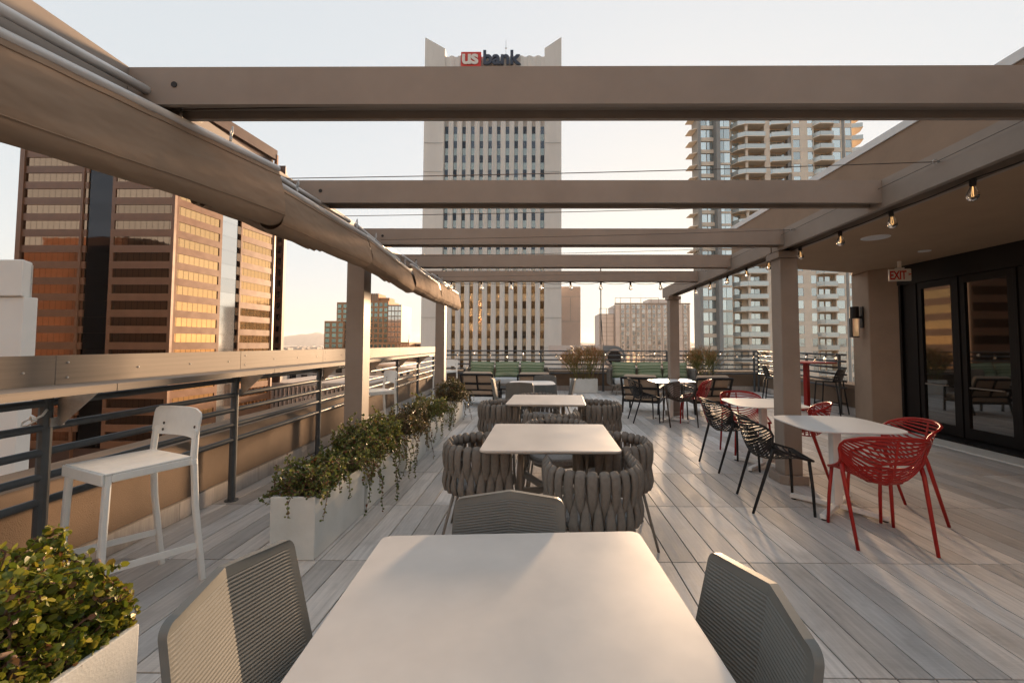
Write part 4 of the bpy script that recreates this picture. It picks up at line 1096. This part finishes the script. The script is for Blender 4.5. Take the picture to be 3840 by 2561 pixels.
gs = MB(); n = 96
gs.add([(0, 0, GZ)] + [(r * math.cos(2 * math.pi * k / n), r * math.sin(2 * math.pi * k / n), GZ) for r in (300, 3000, 42000) for k in range(n)],
       [(0, 1 + k, 1 + (k + 1) % n) for k in range(n)] + [(1 + j * n + k, 1 + (j + 1) * n + k, 1 + (j + 1) * n + (k + 1) % n, 1 + j * n + (k + 1) % n) for j in range(2) for k in range(n)])
tag(gs.build('ground', 'ground'), 'wide flat city ground reaching the horizon', 'ground', kind='structure')
rn = random.Random(21)
def ridge(u, v):
    x = -9800 + 19000 * u; y = 12000 + 1500 * v
    px = x / 12000
    h = 0
    for c, w, a in ((-.566, .055, 250), (-.62, .05, 150), (-.51, .05, 150), (-.70, .06, 90), (-.42, .05, 60), (.05, .12, 70), (.30, .1, 90), (.5, .1, 110)): h += a * math.exp(-((px - c) / w) ** 2)
    h += 14 * math.sin(px * 130) * math.exp(-((px + .56) / .1) ** 2) + 9 * math.sin(px * 310 + 1) * min(1, h / 100) + 5 * math.sin(px * 701)
    return (x, y + 260 * math.sin(px * 40), GZ + (h + 40) * math.sin(math.pi * min(1, v * 1.0)) ** .6 if 0 < v < 1 else GZ - 1)
tag(MB().grid(ridge, 420, 6).build('mountain_ridge', 'hill', smooth=True), 'hazy desert mountain ridge on the horizon', 'mountain', kind='structure')
cm = MB()
for k in range(2600):
    r = 900 * math.exp(rn.random() * 2.35); a = rn.uniform(-.85, .75); x, y = r * math.sin(a), r * math.cos(a)
    if r < 1200 and -.56 < a < .45 and rn.random() < .3: continue
    w, d, h = rn.uniform(8, 45), rn.uniform(8, 40), rn.choice((4, 5, 6, 7, 8, 9, 10, 12, 15)) * (1 if rn.random() < .93 else 1.8)
    cm.box(x - w, x + w, y - d, y + d, GZ - .5, GZ + h)
tag(cm.build('distant_city', 'city'), 'low mass of distant city roofs toward the horizon', 'city', kind='stuff')

def face(parent, p0, p1, zs, wh, m0, m1, wmat, smat, depth=.5, inset=.22, wname='window'):
    """ribbon-window wall from p0 to p1 (outside on the right): one spandrel and one window for each storey"""
    a, b = Vector((*p0, 0)), Vector((*p1, 0)); d = b - a; L = d.length; rz = math.atan2(d.y, d.x); ph = zs[0] - zs[1]
    sp = MB().box(0, L, 0, depth, -(ph - wh), -.02).mesh('spandrel', smat)
    wn = MB().box(m0, L - m1, inset, inset + .1, 0, wh).mesh(wname, wmat)
    fr = [MB().box(0, m0, .02, depth, 0, wh).mesh('pier', smat), MB().box(L - m1, L, .02, depth, 0, wh).mesh('pier', smat)]
    for z in zs:
        base = Vector((a.x, a.y, z)) - parent.location
        put('spandrel', sp, parent, base, (0, 0, rz)); put(wname, wn, parent, base, (0, 0, rz))
        for q in fr: put('pier', q, parent, base, (0, 0, rz))
def W(parent, m, name, mt, **k):
    l = parent.location; m.v = [(x - l.x, y - l.y, z - l.z) for x, y, z in m.v]; return m.build(name, mt, parent, **k)

# ---------------------------------------------------------------- bronze glass office tower on the left
tw = thing('office_tower', 'brown granite office tower with bronze ribbon windows on the left', 'building', (-105, 115, GZ))
zs = [27.94 + 4.0 * k - 2.2 for k in range(8, -13, -1)]      # sill heights, 21 storeys in view
RF = zs[0] + 5.6
core = [(-130.2, 104.6), (-92.0, 104.6), (-88.8, 138), (-96, 138.5), (-96, 150.4), (-92.0, 150.4), (-100, 165), (-125, 165), (-140, 130)]
W(tw, MB().prism(core, GZ, RF - 1.2), 'core', 'granite_d')
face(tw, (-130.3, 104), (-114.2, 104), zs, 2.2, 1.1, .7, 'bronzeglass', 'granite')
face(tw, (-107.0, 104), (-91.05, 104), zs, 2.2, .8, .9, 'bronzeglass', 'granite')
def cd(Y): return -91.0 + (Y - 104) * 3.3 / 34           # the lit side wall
face(tw, (cd(104.05), 104.05), (cd(118), 118), zs, 2.2, 1.1, .8, 'bronzeglass_lit', 'granite')
face(tw, (cd(124.6), 124.6), (cd(138), 138), zs, 2.2, .6, .8, 'bronzeglass_lit', 'granite')
for z in zs:
    W(tw, MB().box(-112.9, -107.1, 104.2, 104.5, z - 1.78, z + 2.18), 'strip_window', 'blackglass')
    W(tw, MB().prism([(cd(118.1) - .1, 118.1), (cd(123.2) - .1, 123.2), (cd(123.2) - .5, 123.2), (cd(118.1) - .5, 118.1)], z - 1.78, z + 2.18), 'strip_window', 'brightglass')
    W(tw, MB().prism([(cd(123.3) - .05, 123.3), (cd(124.5) - .05, 124.5), (cd(124.5) - .5, 124.5), (cd(123.3) - .5, 123.3)], z - .1, z + 2.18), 'window', 'bronzeglass')
    W(tw, MB().box(-114.0, -113.0, 104.0, 104.5, z - .1, z + 2.18), 'window', 'bronzeglass')
    W(tw, MB().box(-114.0, -113.0, 103.95, 104.5, z - 1.78, z - .12), 'spandrel', 'granite')
    for x in (-95.6, -93.9):
        W(tw, MB().box(x, x + 1.0, 150.2, 150.39, z, z + 2.2), 'side_window', 'blackglass')
W(tw, MB().box(-130.4, -129.2, 103.7, 104.5, GZ, RF), 'corner_fin', 'granite')
W(tw, MB().box(-114.15, -113.95, 103.7, 104.4, GZ, RF), 'fin', 'granite')
W(tw, MB().box(-91.3, -90.8, 103.6, 104.3, GZ, RF), 'corner_fin', 'granite')
W(tw, MB().box(-88.4, -87.5, 137.9, 138.6, GZ, RF + .5), 'corner_fin', 'granite')
W(tw, MB().prism([(-130.4, 103.9), (-90.95, 103.9), (-87.6, 138.2), (-95.6, 138.7), (-95.6, 150.0), (-92.0, 150.0), (-100, 165.3), (-125, 165.3), (-141, 130)], RF - 1.19, RF + 2.0), 'parapet', 'granite_d')
W(tw, MB().prism([(-96, 118), (-96, 136), (-106, 140), (-112, 124)], RF + 2.01, RF + 6.5), 'penthouse', 'granite_d')

# ---------------------------------------------------------------- bank tower
bk = thing('bank_tower', 'pale stone bank tower with twelve dark window strips and a rooftop sign', 'building', (-13.3, 116, GZ))
W(bk, MB().box(-32.4, 5.42, 116.2, 128, GZ, 80.5), 'core', 'bankstone')
for x0, x1, o in ((-32.4, -26.95, -1), (.78, 5.44, 1)):
    hi, lo = 86.5, 83.6
    za, zb = (hi, lo) if o < 0 else (lo, hi)
    m = MB().add([(x0, 114.6, GZ), (x1, 115.0, GZ), (x1, 117.5, GZ), (x0, 128.2, GZ), (x0, 114.6, za), (x1, 115.0, zb), (x1, 117.5, zb), (x0, 128.2, za)] if o < 0 else
                 [(x0, 115.0, GZ), (x1, 114.6, GZ), (x1, 128.2, GZ), (x0, 117.5, GZ), (x0, 115.0, za), (x1, 114.6, zb), (x1, 128.2, zb), (x0, 117.5, za)],
                 [(3, 2, 1, 0), (4, 5, 6, 7), (0, 1, 5, 4), (1, 2, 6, 5), (2, 3, 7, 6), (3, 0, 4, 7)])
    W(bk, m, 'corner_wall', 'bankstone')
    for z in range(-12, 80, 4):
        W(bk, MB().box(x0 + .05, x1 - .05, 114.55, 114.62, z + .55, z + .63), 'panel_joint', 'resid_d') if z % 8 == 0 else None
W(bk, MB().box(-26.94, .77, 115.3, 116.1, 64.2, 81.4), 'sign_band', 'bankstone')
wm = MB().box(-.50, .50, 0, .1, 0, 2.02).mesh('window', 'bankglass'); sm = MB().box(-.50, .50, 0, .12, 0, 1.98).mesh('spandrel', 'bankspandrel')
for f in range(20):
    z = 59.63 - 4.04 * f + GZ * 0
    for c in range(12):
        x = -26.25 + 2.404 * c
        put('window', wm, bk, (x + 13.3, 115.65 - 116, z - GZ)); put('spandrel', sm, bk, (x + 13.3, 115.66 - 116, z - 2.02 - GZ))
for c in range(13):
    x = -26.25 + 2.404 * (c - .5)
    w = .68
    x0, x1 = x - w, x + w
    if c == 0: x0 = -26.94
    if c == 12: x1 = .77
    if x1 - x0 < .1: continue
    sec = [(x0, 115.75), (x0, 115.15), (x0 + (x1 - x0) * .28, 114.95), (x0 + (x1 - x0) * .36, 115.08), (x0 + (x1 - x0) * .64, 115.08), (x0 + (x1 - x0) * .72, 114.95), (x1, 115.15), (x1, 115.75)]
    W(bk, MB().prism(sec, GZ, 64.19), 'rib', 'bankstone')
    W(bk, MB().prism([(x0, 115.29), (x0, 115.15), ((x0 + x1) / 2, 114.9), (x1, 115.15), (x1, 115.29)], 64.2, 81.5), 'rib_top', 'bankstone')
sg = MB().box(-22.3, -16.75, 114.1, 114.85, 76.6, 82.0); W(bk, sg, 'sign_panel', 'signred', bevel=.05)
def letters(s, size, mt, x, z, off, y, ext=.15, sp=1.):
    me = text_mesh(s, size, mt, ext, off, 'LEFT', sp); return put('lettering', me, bk, (x + 13.3, y - 116, z - GZ), (R(90), 0, 0))
letters('us', 5.6, 'signwhite', -22.15, 78.55, .16, 113.95, .1, .92)
letters('bank', 5.3, 'signblue', -16.3, 78.65, .17, 114.3, .3, .99)
W(bk, MB().tube([(-10.4, 120, 80), (-10.4, 120, 89.5)], .06, 6).tube([(-10.7, 120, 87.2), (-10.1, 120, 87.2)], .12, 6), 'mast', 'zinc')
an = thing('annex_tower', 'plain pinkish stone slab standing right behind the bank tower', 'building', (9, 136, GZ))
W(an, MB().box(5.6, 12.0, 130, 146, GZ, 19.1), 'wall', 'bankpink')
for z in (16, 8.4, .8): W(an, MB().box(5.65, 11.9, 129.97, 130.05, z, z + .09), 'panel_joint', 'resid_d')
W(an, MB().box(8.9, 9.0, 129.96, 130.05, 8.6, 15.9), 'panel_joint', 'resid_d')

# ---------------------------------------------------------------- residential tower on the right
rt = thing('residential_tower', 'beige residential high rise with glass balconies on the right', 'building', (60, 108, GZ))
Z0, PH, NF = -12.0, 3.1, 24
ZT = Z0 + PH * NF
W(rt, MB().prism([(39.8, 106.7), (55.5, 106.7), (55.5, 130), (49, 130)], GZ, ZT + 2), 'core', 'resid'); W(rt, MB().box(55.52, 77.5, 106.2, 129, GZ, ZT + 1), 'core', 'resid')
W(rt, MB().box(43.5, 44.4, 104.2, 108.6, GZ, ZT + 6), 'fin', 'resid_d'); W(rt, MB().box(39.4, 40.1, 105.5, 110, GZ, ZT + 4), 'fin', 'resid_d')
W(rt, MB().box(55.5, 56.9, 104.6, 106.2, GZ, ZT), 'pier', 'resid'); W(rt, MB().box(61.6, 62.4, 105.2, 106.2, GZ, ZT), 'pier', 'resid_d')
W(rt, MB().box(75.0, 75.6, 104.8, 106.19, GZ, ZT), 'downpipe_fin', 'resid_d')
def rbox(name, x0, x1, y0, y1, z0, z1, mt):
    me = MB().box(x0, x1, y0, y1, z0, z1).mesh(name, mt)
    return lambda z: put(name, me, rt, (-60, -108, z - GZ))
items = []
for x0, x1 in ((40.2, 41.7), (41.9, 43.4)): items.append(rbox('window', x0, x1, 106.4, 106.5, .75, 2.95, 'residglass'))
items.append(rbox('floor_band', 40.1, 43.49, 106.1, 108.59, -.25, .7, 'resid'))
for x0, x1 in ((44.5, 46.0), (46.1, 47.5)): items.append(rbox('window', x0, x1, 106.0, 106.1, .35, 2.9, 'residglass'))
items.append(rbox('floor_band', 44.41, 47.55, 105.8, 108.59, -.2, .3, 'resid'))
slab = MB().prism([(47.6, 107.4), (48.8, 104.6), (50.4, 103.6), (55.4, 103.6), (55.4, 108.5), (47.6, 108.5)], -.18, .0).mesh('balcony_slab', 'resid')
rail1 = MB().prism([(47.65, 107.3), (48.85, 104.62), (48.9, 104.68), (47.72, 107.36)], .02, 1.05).prism([(48.9, 104.6), (50.42, 103.65), (50.45, 103.7), (48.94, 104.66)], .02, 1.05).box(50.46, 55.35, 103.65, 103.7, .02, 1.05).mesh('balcony_rail', 'railglass')
cap1 = MB().box(50.4, 55.4, 103.62, 103.73, 1.06, 1.12).mesh('rail_cap', 'resid_d')
colm = MB().lathe([(.34, .0), (.34, 2.5), (.55, 2.84)], 12, (50.9, 104.3, 0)).mesh('round_column', 'resid')
items += [lambda z, m=slab: put('balcony_slab', m, rt, (-60, -108, z - GZ)), lambda z, m=rail1: put('balcony_rail', m, rt, (-60, -108, z - GZ)), lambda z, m=cap1: put('rail_cap', m, rt, (-60, -108, z - GZ)), lambda z, m=colm: put('round_column', m, rt, (-60, -108, z - GZ))]
for x0, x1 in ((48.3, 50.0), (51.6, 53.2), (53.3, 55.0)): items.append(rbox('balcony_door', x0, x1, 106.5, 106.6, .05, 2.6, 'residglass'))
slab2 = MB().prism([(57, 106.1), (57, 104.0), (61.5, 103.4), (61.5, 106.1)], -.18, 0).mesh('balcony_slab', 'resid')
rail2 = MB().prism([(57.05, 104.05), (61.45, 103.47), (61.45, 103.53), (57.05, 104.11)], .02, 1.05).mesh('balcony_rail', 'railglass')
items += [lambda z, m=slab2: put('balcony_slab', m, rt, (-60, -108, z - GZ)), lambda z, m=rail2: put('balcony_rail', m, rt, (-60, -108, z - GZ))]
items.append(rbox('balcony_door', 57.3, 59.2, 106.05, 106.15, .05, 2.55, 'residglass')); items.append(rbox('balcony_door', 59.4, 61.3, 106.05, 106.15, .05, 2.55, 'residglass'))
for x0, x1 in ((62.9, 64.5), (66.5, 67.7), (72.7, 74.6), (75.9, 77.3)): items.append(rbox('window', x0, x1, 105.0, 105.1, .7, 2.65, 'residglass'))
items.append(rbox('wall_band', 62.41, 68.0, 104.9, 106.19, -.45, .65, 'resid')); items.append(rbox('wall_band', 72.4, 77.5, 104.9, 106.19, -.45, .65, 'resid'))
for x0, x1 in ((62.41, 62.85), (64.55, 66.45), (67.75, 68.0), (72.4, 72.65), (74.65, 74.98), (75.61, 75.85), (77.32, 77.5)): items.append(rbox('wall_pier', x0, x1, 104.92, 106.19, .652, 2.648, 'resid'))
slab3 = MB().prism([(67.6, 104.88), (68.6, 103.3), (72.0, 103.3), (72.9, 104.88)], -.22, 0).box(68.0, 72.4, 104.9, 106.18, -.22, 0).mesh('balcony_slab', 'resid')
rail3 = MB().prism([(67.7, 104.85), (68.62, 103.36), (68.68, 103.4), (67.78, 104.88)], .02, 1.02).box(68.7, 71.9, 103.36, 103.41, .02, 1.02).prism([(71.95, 103.36), (72.8, 104.85), (72.73, 104.88), (71.9, 103.42)], .02, 1.02).mesh('balcony_rail', 'railglass')
items += [lambda z, m=slab3: put('balcony_slab', m, rt, (-60, -108, z - GZ)), lambda z, m=rail3: put('balcony_rail', m, rt, (-60, -108, z - GZ))]
items.append(rbox('balcony_door', 69.0, 70.1, 106.0, 106.1, .05, 2.5, 'residglass')); items.append(rbox('balcony_door', 70.5, 72.1, 106.0, 106.1, .05, 2.5, 'residglass'))
slab4 = MB().prism([(77.5, 106), (80.6, 105.2), (81.6, 107.6), (81.6, 112), (77.5, 112)], -.18, 0).mesh('balcony_slab', 'resid')
items.append(lambda z, m=slab4: put('balcony_slab', m, rt, (-60, -108, z - GZ)))
rail4 = MB().prism([(77.6, 106.02), (80.58, 105.25), (80.6, 105.32), (77.6, 106.1)], .02, 1.05).mesh('balcony_rail', 'railglass'); items.append(lambda z, m=rail4: put('balcony_rail', m, rt, (-60, -108, z - GZ)))
slab5 = MB().prism([(37.7, 110), (37.7, 107), (39.3, 106), (39.79, 110)], -.18, 0).mesh('balcony_slab', 'resid'); items.append(lambda z, m=slab5: put('balcony_slab', m, rt, (-60, -108, z - GZ)) if z > 19 else None)
for f in range(NF):
    for it in items: it(Z0 + PH * f)

# ---------------------------------------------------------------- pale gridded hotel in front of the sunset
hb = thing('gridded_hotel', 'pale panelled hotel block with roof frame in front of the sunset', 'building', (72, 300, GZ))
HT = 28.6
W(hb, MB().box(50.3, 101.5, 291.5, 320, GZ, HT), 'core', 'hotel'); W(hb, MB().box(39.9, 50.28, 294, 318, GZ, HT - 6), 'core', 'hotel')
cols = [52.2 + 3.55 * k for k in range(14)]
pan = MB().box(-1.72, 1.72, 0, .5, .06, 2.94).mesh('panel', 'hotel'); wn = MB().box(-.95, .95, -.06, .0, .35, 2.75).mesh('window', 'hotelglass')
for f in range(13):
    z = HT - 3.03 * (f + 1)
    for i, x in enumerate(cols):
        put('panel', pan, hb, (x - 72, 291 - 300, z - GZ))
        if i not in (0, 12): put('window', wn, hb, (x - 72 + (.3 if i % 3 == 0 else -.25), 291 - 300, z - GZ))
    W(hb, MB().box(40, 50.2, 293.7, 293.95, z + 2.9, z + 3.03), 'floor_line', 'hotelframe') if f > 1 else None
for x in [50.4 + 1.775 * 2 * k for k in range(15)]: W(hb, MB().box(x - .14, x + .14, 290.6, 291.5, GZ, HT + .2), 'vertical_fin', 'hotelframe')
W(hb, MB().box(50.2, 101.6, 290.5, 292, HT + .21, HT + 1.2), 'cornice', 'hotelframe')
for x in (50.5, 54, 61, 68, 75, 80): W(hb, MB().box(x - .12, x + .12, 290.7, 290.94, HT + 1.21, HT + 4.6), 'roof_frame_post', 'hotelframe')
W(hb, MB().box(50.3, 80.2, 290.7, 290.95, HT + 4.61, HT + 4.85), 'roof_frame_beam', 'hotelframe')
for x in (40.2, 45, 50): W(hb, MB().box(x - .12, x + .12, 293.4, 293.64, GZ, HT - 2.5), 'roof_frame_post', 'hotelframe')
W(hb, MB().box(40, 50.2, 293.4, 293.65, HT - 2.49, HT - 2.25), 'roof_frame_beam', 'hotelframe')
W(hb, MB().box(74.5, 97, 296, 312, HT, HT + 4.3), 'roof_house', 'hotel')

# ---------------------------------------------------------------- terracotta stepped office block, middle left
ob = thing('stepped_office', 'terracotta stepped office block with green windows beyond the left columns', 'building', (-136, 345, GZ))
blocks = [(-171, -155.5, 335, 19.5, 3, 'terra', 'greenglass'), (-162.5, -140, 337, 34.5, 5, 'terra', 'greenglass'), (-139.9, -120.5, 334.5, 35.5, 5, 'terra', 'greenglass'), (-120.3, -109.8, 333.5, 32.2, 4, 'hotelframe', 'brightglass'), (-150, -112, 328, 2.9, 11, 'terra', 'greenglass'), (-111.9, -101.8, 329, 2.9, 4, 'terra', 'brightglass')]
for x0, x1, y, top, nc, mt, gm in blocks:
    W(ob, MB().box(x0, x1, y, 360, GZ, top), 'wall', mt)
    cw = (x1 - x0) / nc; fr = .80 if gm == 'brightglass' else .62
    me = MB().box(-cw * fr / 2, cw * fr / 2, -.12, -.02, .5, 3.75 if gm == 'brightglass' else 3.3).mesh('window', gm)
    f = 0
    while top - 4.1 * (f + 1) - .6 > -9:
        for c in range(nc): put('window', me, ob, (x0 + cw * (c + .5) + 136, y - 345, top - .9 - 4.1 * (f + 1) - GZ))
        f += 1
W(ob, MB().box(-139.5, -129, 336, 352, 35.6, 41.3), 'crown', 'terra'); W(ob, MB().box(-128.9, -121, 338, 350, 35.6, 38.2), 'crown', 'terra')
for k in range(6): W(ob, MB().box(-139 + 1.7 * k, -138.3 + 1.7 * k, 335.4, 335.9, 35.6, 41.6), 'crown_fin', 'hotelframe')
W(ob, MB().prism([(-155, 350), (-148, 350), (-148, 356), (-155, 356)], 34.6, 52), 'spire_base', 'resid_d'); W(ob, MB().tube([(-154, 351, 52), (-154, 351, 66)], [.9, .1], 6), 'spire', 'resid_d')
W(ob, MB().tube([(-104, 335, 2.9), (-104, 335, 9)], .12, 6).box(-104.5, -103.5, 334.6, 335.4, 3, 5), 'antenna', 'zinc')

# ---------------------------------------------------------------- white block at the left edge
wb = thing('white_block', 'white rendered block with a broad pilaster at the left edge', 'building', (-55, 45, GZ))
W(wb, MB().prism([(-75, 41), (-49.6, 41), (-63, 52), (-75, 52)], GZ, 9.0), 'wall', 'whitewall')
W(wb, MB().box(-51.3, -48.9, 39.8, 40.98, GZ, 5.8), 'pilaster', 'whitewall', bevel=.05); W(wb, MB().prism([(-75, 39.5), (-48.75, 39.5), (-49.9, 41.2), (-75, 41.2)], 5.81, 9.3), 'cornice', 'whitewall', bevel=.1)
for z in (-4, -10, -16): W(wb, MB().box(-62, -52.3, 40.9, 40.99, z, z + 3.2), 'window', 'bankglass')

# ---------------------------------------------------------------- lower roofs seen through the railings
def lowrise(name, label, x0, x1, y0, y1, top, nf, mt, gap=.5, fins=0):
    t0 = thing(name, label, 'building', ((x0 + x1) / 2, (y0 + y1) / 2, GZ))
    W(t0, MB().box(x0, x1, y0, y1, GZ, top - 1.01), 'wall', mt)
    W(t0, MB().box(x0 - .8, x1 + .8, y0 - .8, y1 + .8, top - 1, top), 'roof_slab', 'roofmem')
    k = fins or 10; w = (x1 - x0) / k
    for f in range(nf):
        z = top - 1.2 - 3.8 * (f + 1)
        me = MB().box(-w * gap / 2, w * gap / 2, -.08, -.01, .4, 3.3).mesh('window', 'bankglass')
        for c in range(k): put('window', me, t0, (x0 + w * (c + .5) - (x0 + x1) / 2, y0 - (y0 + y1) / 2, z - GZ))
    if fins:
        me = MB().box(-.22, .22, -1.0, -.1, top - 9, top - 1.02).mesh('fin', mt)
        for c in range(k + 1): put('fin', me, t0, (x0 + w * c - (x0 + x1) / 2, y0 - (y0 + y1) / 2, -GZ))
    return t0
lowrise('low_office', 'low cream building with a row of upright fins below the left railing', -97, -58, 150, 185, -12.2, 2, 'bankpink', .5, 26)
lowrise('low_office', 'long grey block with small windows behind the finned roof on the left', -128, -70, 215, 240, -8.5, 4, 'resid_d', .55)
lowrise('low_office', 'beige low block left of the bank tower seen through the railing', -62, -36, 170, 200, -8.0, 3, 'resid', .5)
lowrise('low_office', 'tan low roof seen under the hotel beyond the far railing', 22, 95, 120, 170, -7.4, 2, 'resid', .4)
lowrise('brick_block', 'small dark brick block left of the bank tower at the horizon', -112, -84, 345, 365, 2.2, 2, 'granite', .4)
# tower across the street behind the viewer, mirrored in the glass
bt = thing('rear_tower', 'office tower painted sunset gold across the street, seen mirrored in window glass', 'building', (-42, -150, GZ))
W(bt, MB().box(-105, 22, -170, -130.3, GZ, 58), 'core', 'sunlit_stone')
for f in range(22):
    z = 55 - 3.9 * f
    W(bt, MB().box(-104, 21, -130.28, -130.1, z - 2.0, z), 'window', 'bronzeglass')

# ---------------------------------------------------------------- rooftop fan and pole just beyond the far railing
fan = thing('rooftop_blower', 'blue grey snail shaped blower with pale duct beyond the far railing', 'blower', (2.9, 17.2, .95))
out = [(-.42, .38), (-.42, .06)]
prof = [(.43 * math.cos(a), .43 * math.sin(a)) for a in [R(200) + R(250) * k / 22 for k in range(23)]]
prof = prof + [(-.45, .43), (-.45, .0)]
def xz(poly, y0, y1):
    n = len(poly); m = MB(); m.add([(x, y0, z) for x, z in poly] + [(x, y1, z) for x, z in poly], [tuple(range(n)), tuple(range(2 * n - 1, n - 1, -1))] + [(i, n + i, n + (i + 1) % n, (i + 1) % n) for i in range(n)]); return m
xz(prof, -.25, .35).build('housing', 'duct', fan)
MB().lathe([(.34, 0), (.36, .03), (.36, .07), (.29, .07), (.27, .0)], 30).build('inlet_ring', 'zinc', fan, loc=(0, -.251, -.05), rot=(R(90), 0, 0), smooth=False)
MB().lathe([(.27, 0), (.05, .005)], 24).build('inlet_shadow', 'blackmetal', fan, loc=(0, -.262, -.05), rot=(R(90), 0, 0))
for k in range(8):
    a = k * math.pi / 4; MB().lathe([(.015, 0), (.015, .012)], 8).build('bolt', 'zinc', fan, loc=(.325 * math.cos(a), -.322, -.05 + .325 * math.sin(a)), rot=(R(90), 0, 0))
MB().box(-2.6, -.4505, -.2, .3, .10, .44).build('duct', 'ductwhite', fan); MB().box(-.55, -.4506, -.23, .33, .07, .47).build('flange', 'zinc', fan)
MB().box(-.3, .3, -.2, .3, -1.6, -.42).build('stand', 'zinc', fan)
pole = thing('rooftop_pole', 'thin dark pole with a hanging cable left of the hotel', 'pole', (2.38, 17.0, -.8))
MB().tube([(0, 0, 0), (0, 0, 5.6)], .022, 8).build('shaft', 'railpaint', pole); MB().tube([(.02, 0, 3.2), (.05, 0, 2.6), (.10, 0, 2.1)], .012, 5).build('cable', 'socket', pole)
rf = MB().box(-3.5, 12, 13.9, 24, -6, -.8)
tag(rf.build('lower_roof', 'roofmem'), 'pale lower roof carrying the blower beyond the far railing', 'roof', kind='structure')

# ---------------------------------------------------------------- dusty air over the city
hz = MB().box(-16000, 16000, -3000, 15000, GZ - 1.5, 330)
hm = bpy.data.materials.new('dusty_air'); hm.use_nodes = True
hn = hm.node_tree.nodes; hn.remove(hn['Principled BSDF'])
pv = hn.new('ShaderNodeVolumePrincipled'); pv.inputs['Color'].default_value = (.93, .93, .95, 1); pv.inputs['Density'].default_value = 3.5e-5; pv.inputs['Anisotropy'].default_value = .2
hm.node_tree.links.new(pv.outputs[0], hn['Material Output'].inputs['Volume'])
tag(hz.build('haze', hm), 'thin dusty evening haze over the city', 'haze', kind='stuff')

db = thing('dark_block', 'dark brown block far out of view on the left, mirrored in the bronze tower', 'building', (-205, 20, GZ))  # unseen block added to darken the bronze tower's lower reflections
W(db, MB().box(-270, -150, -20, 60, GZ, 36), 'wall', 'granite_d'); W(db, MB().box(-200, -160, 0, 40, 36.01, 44), 'roof_house', 'granite_d')
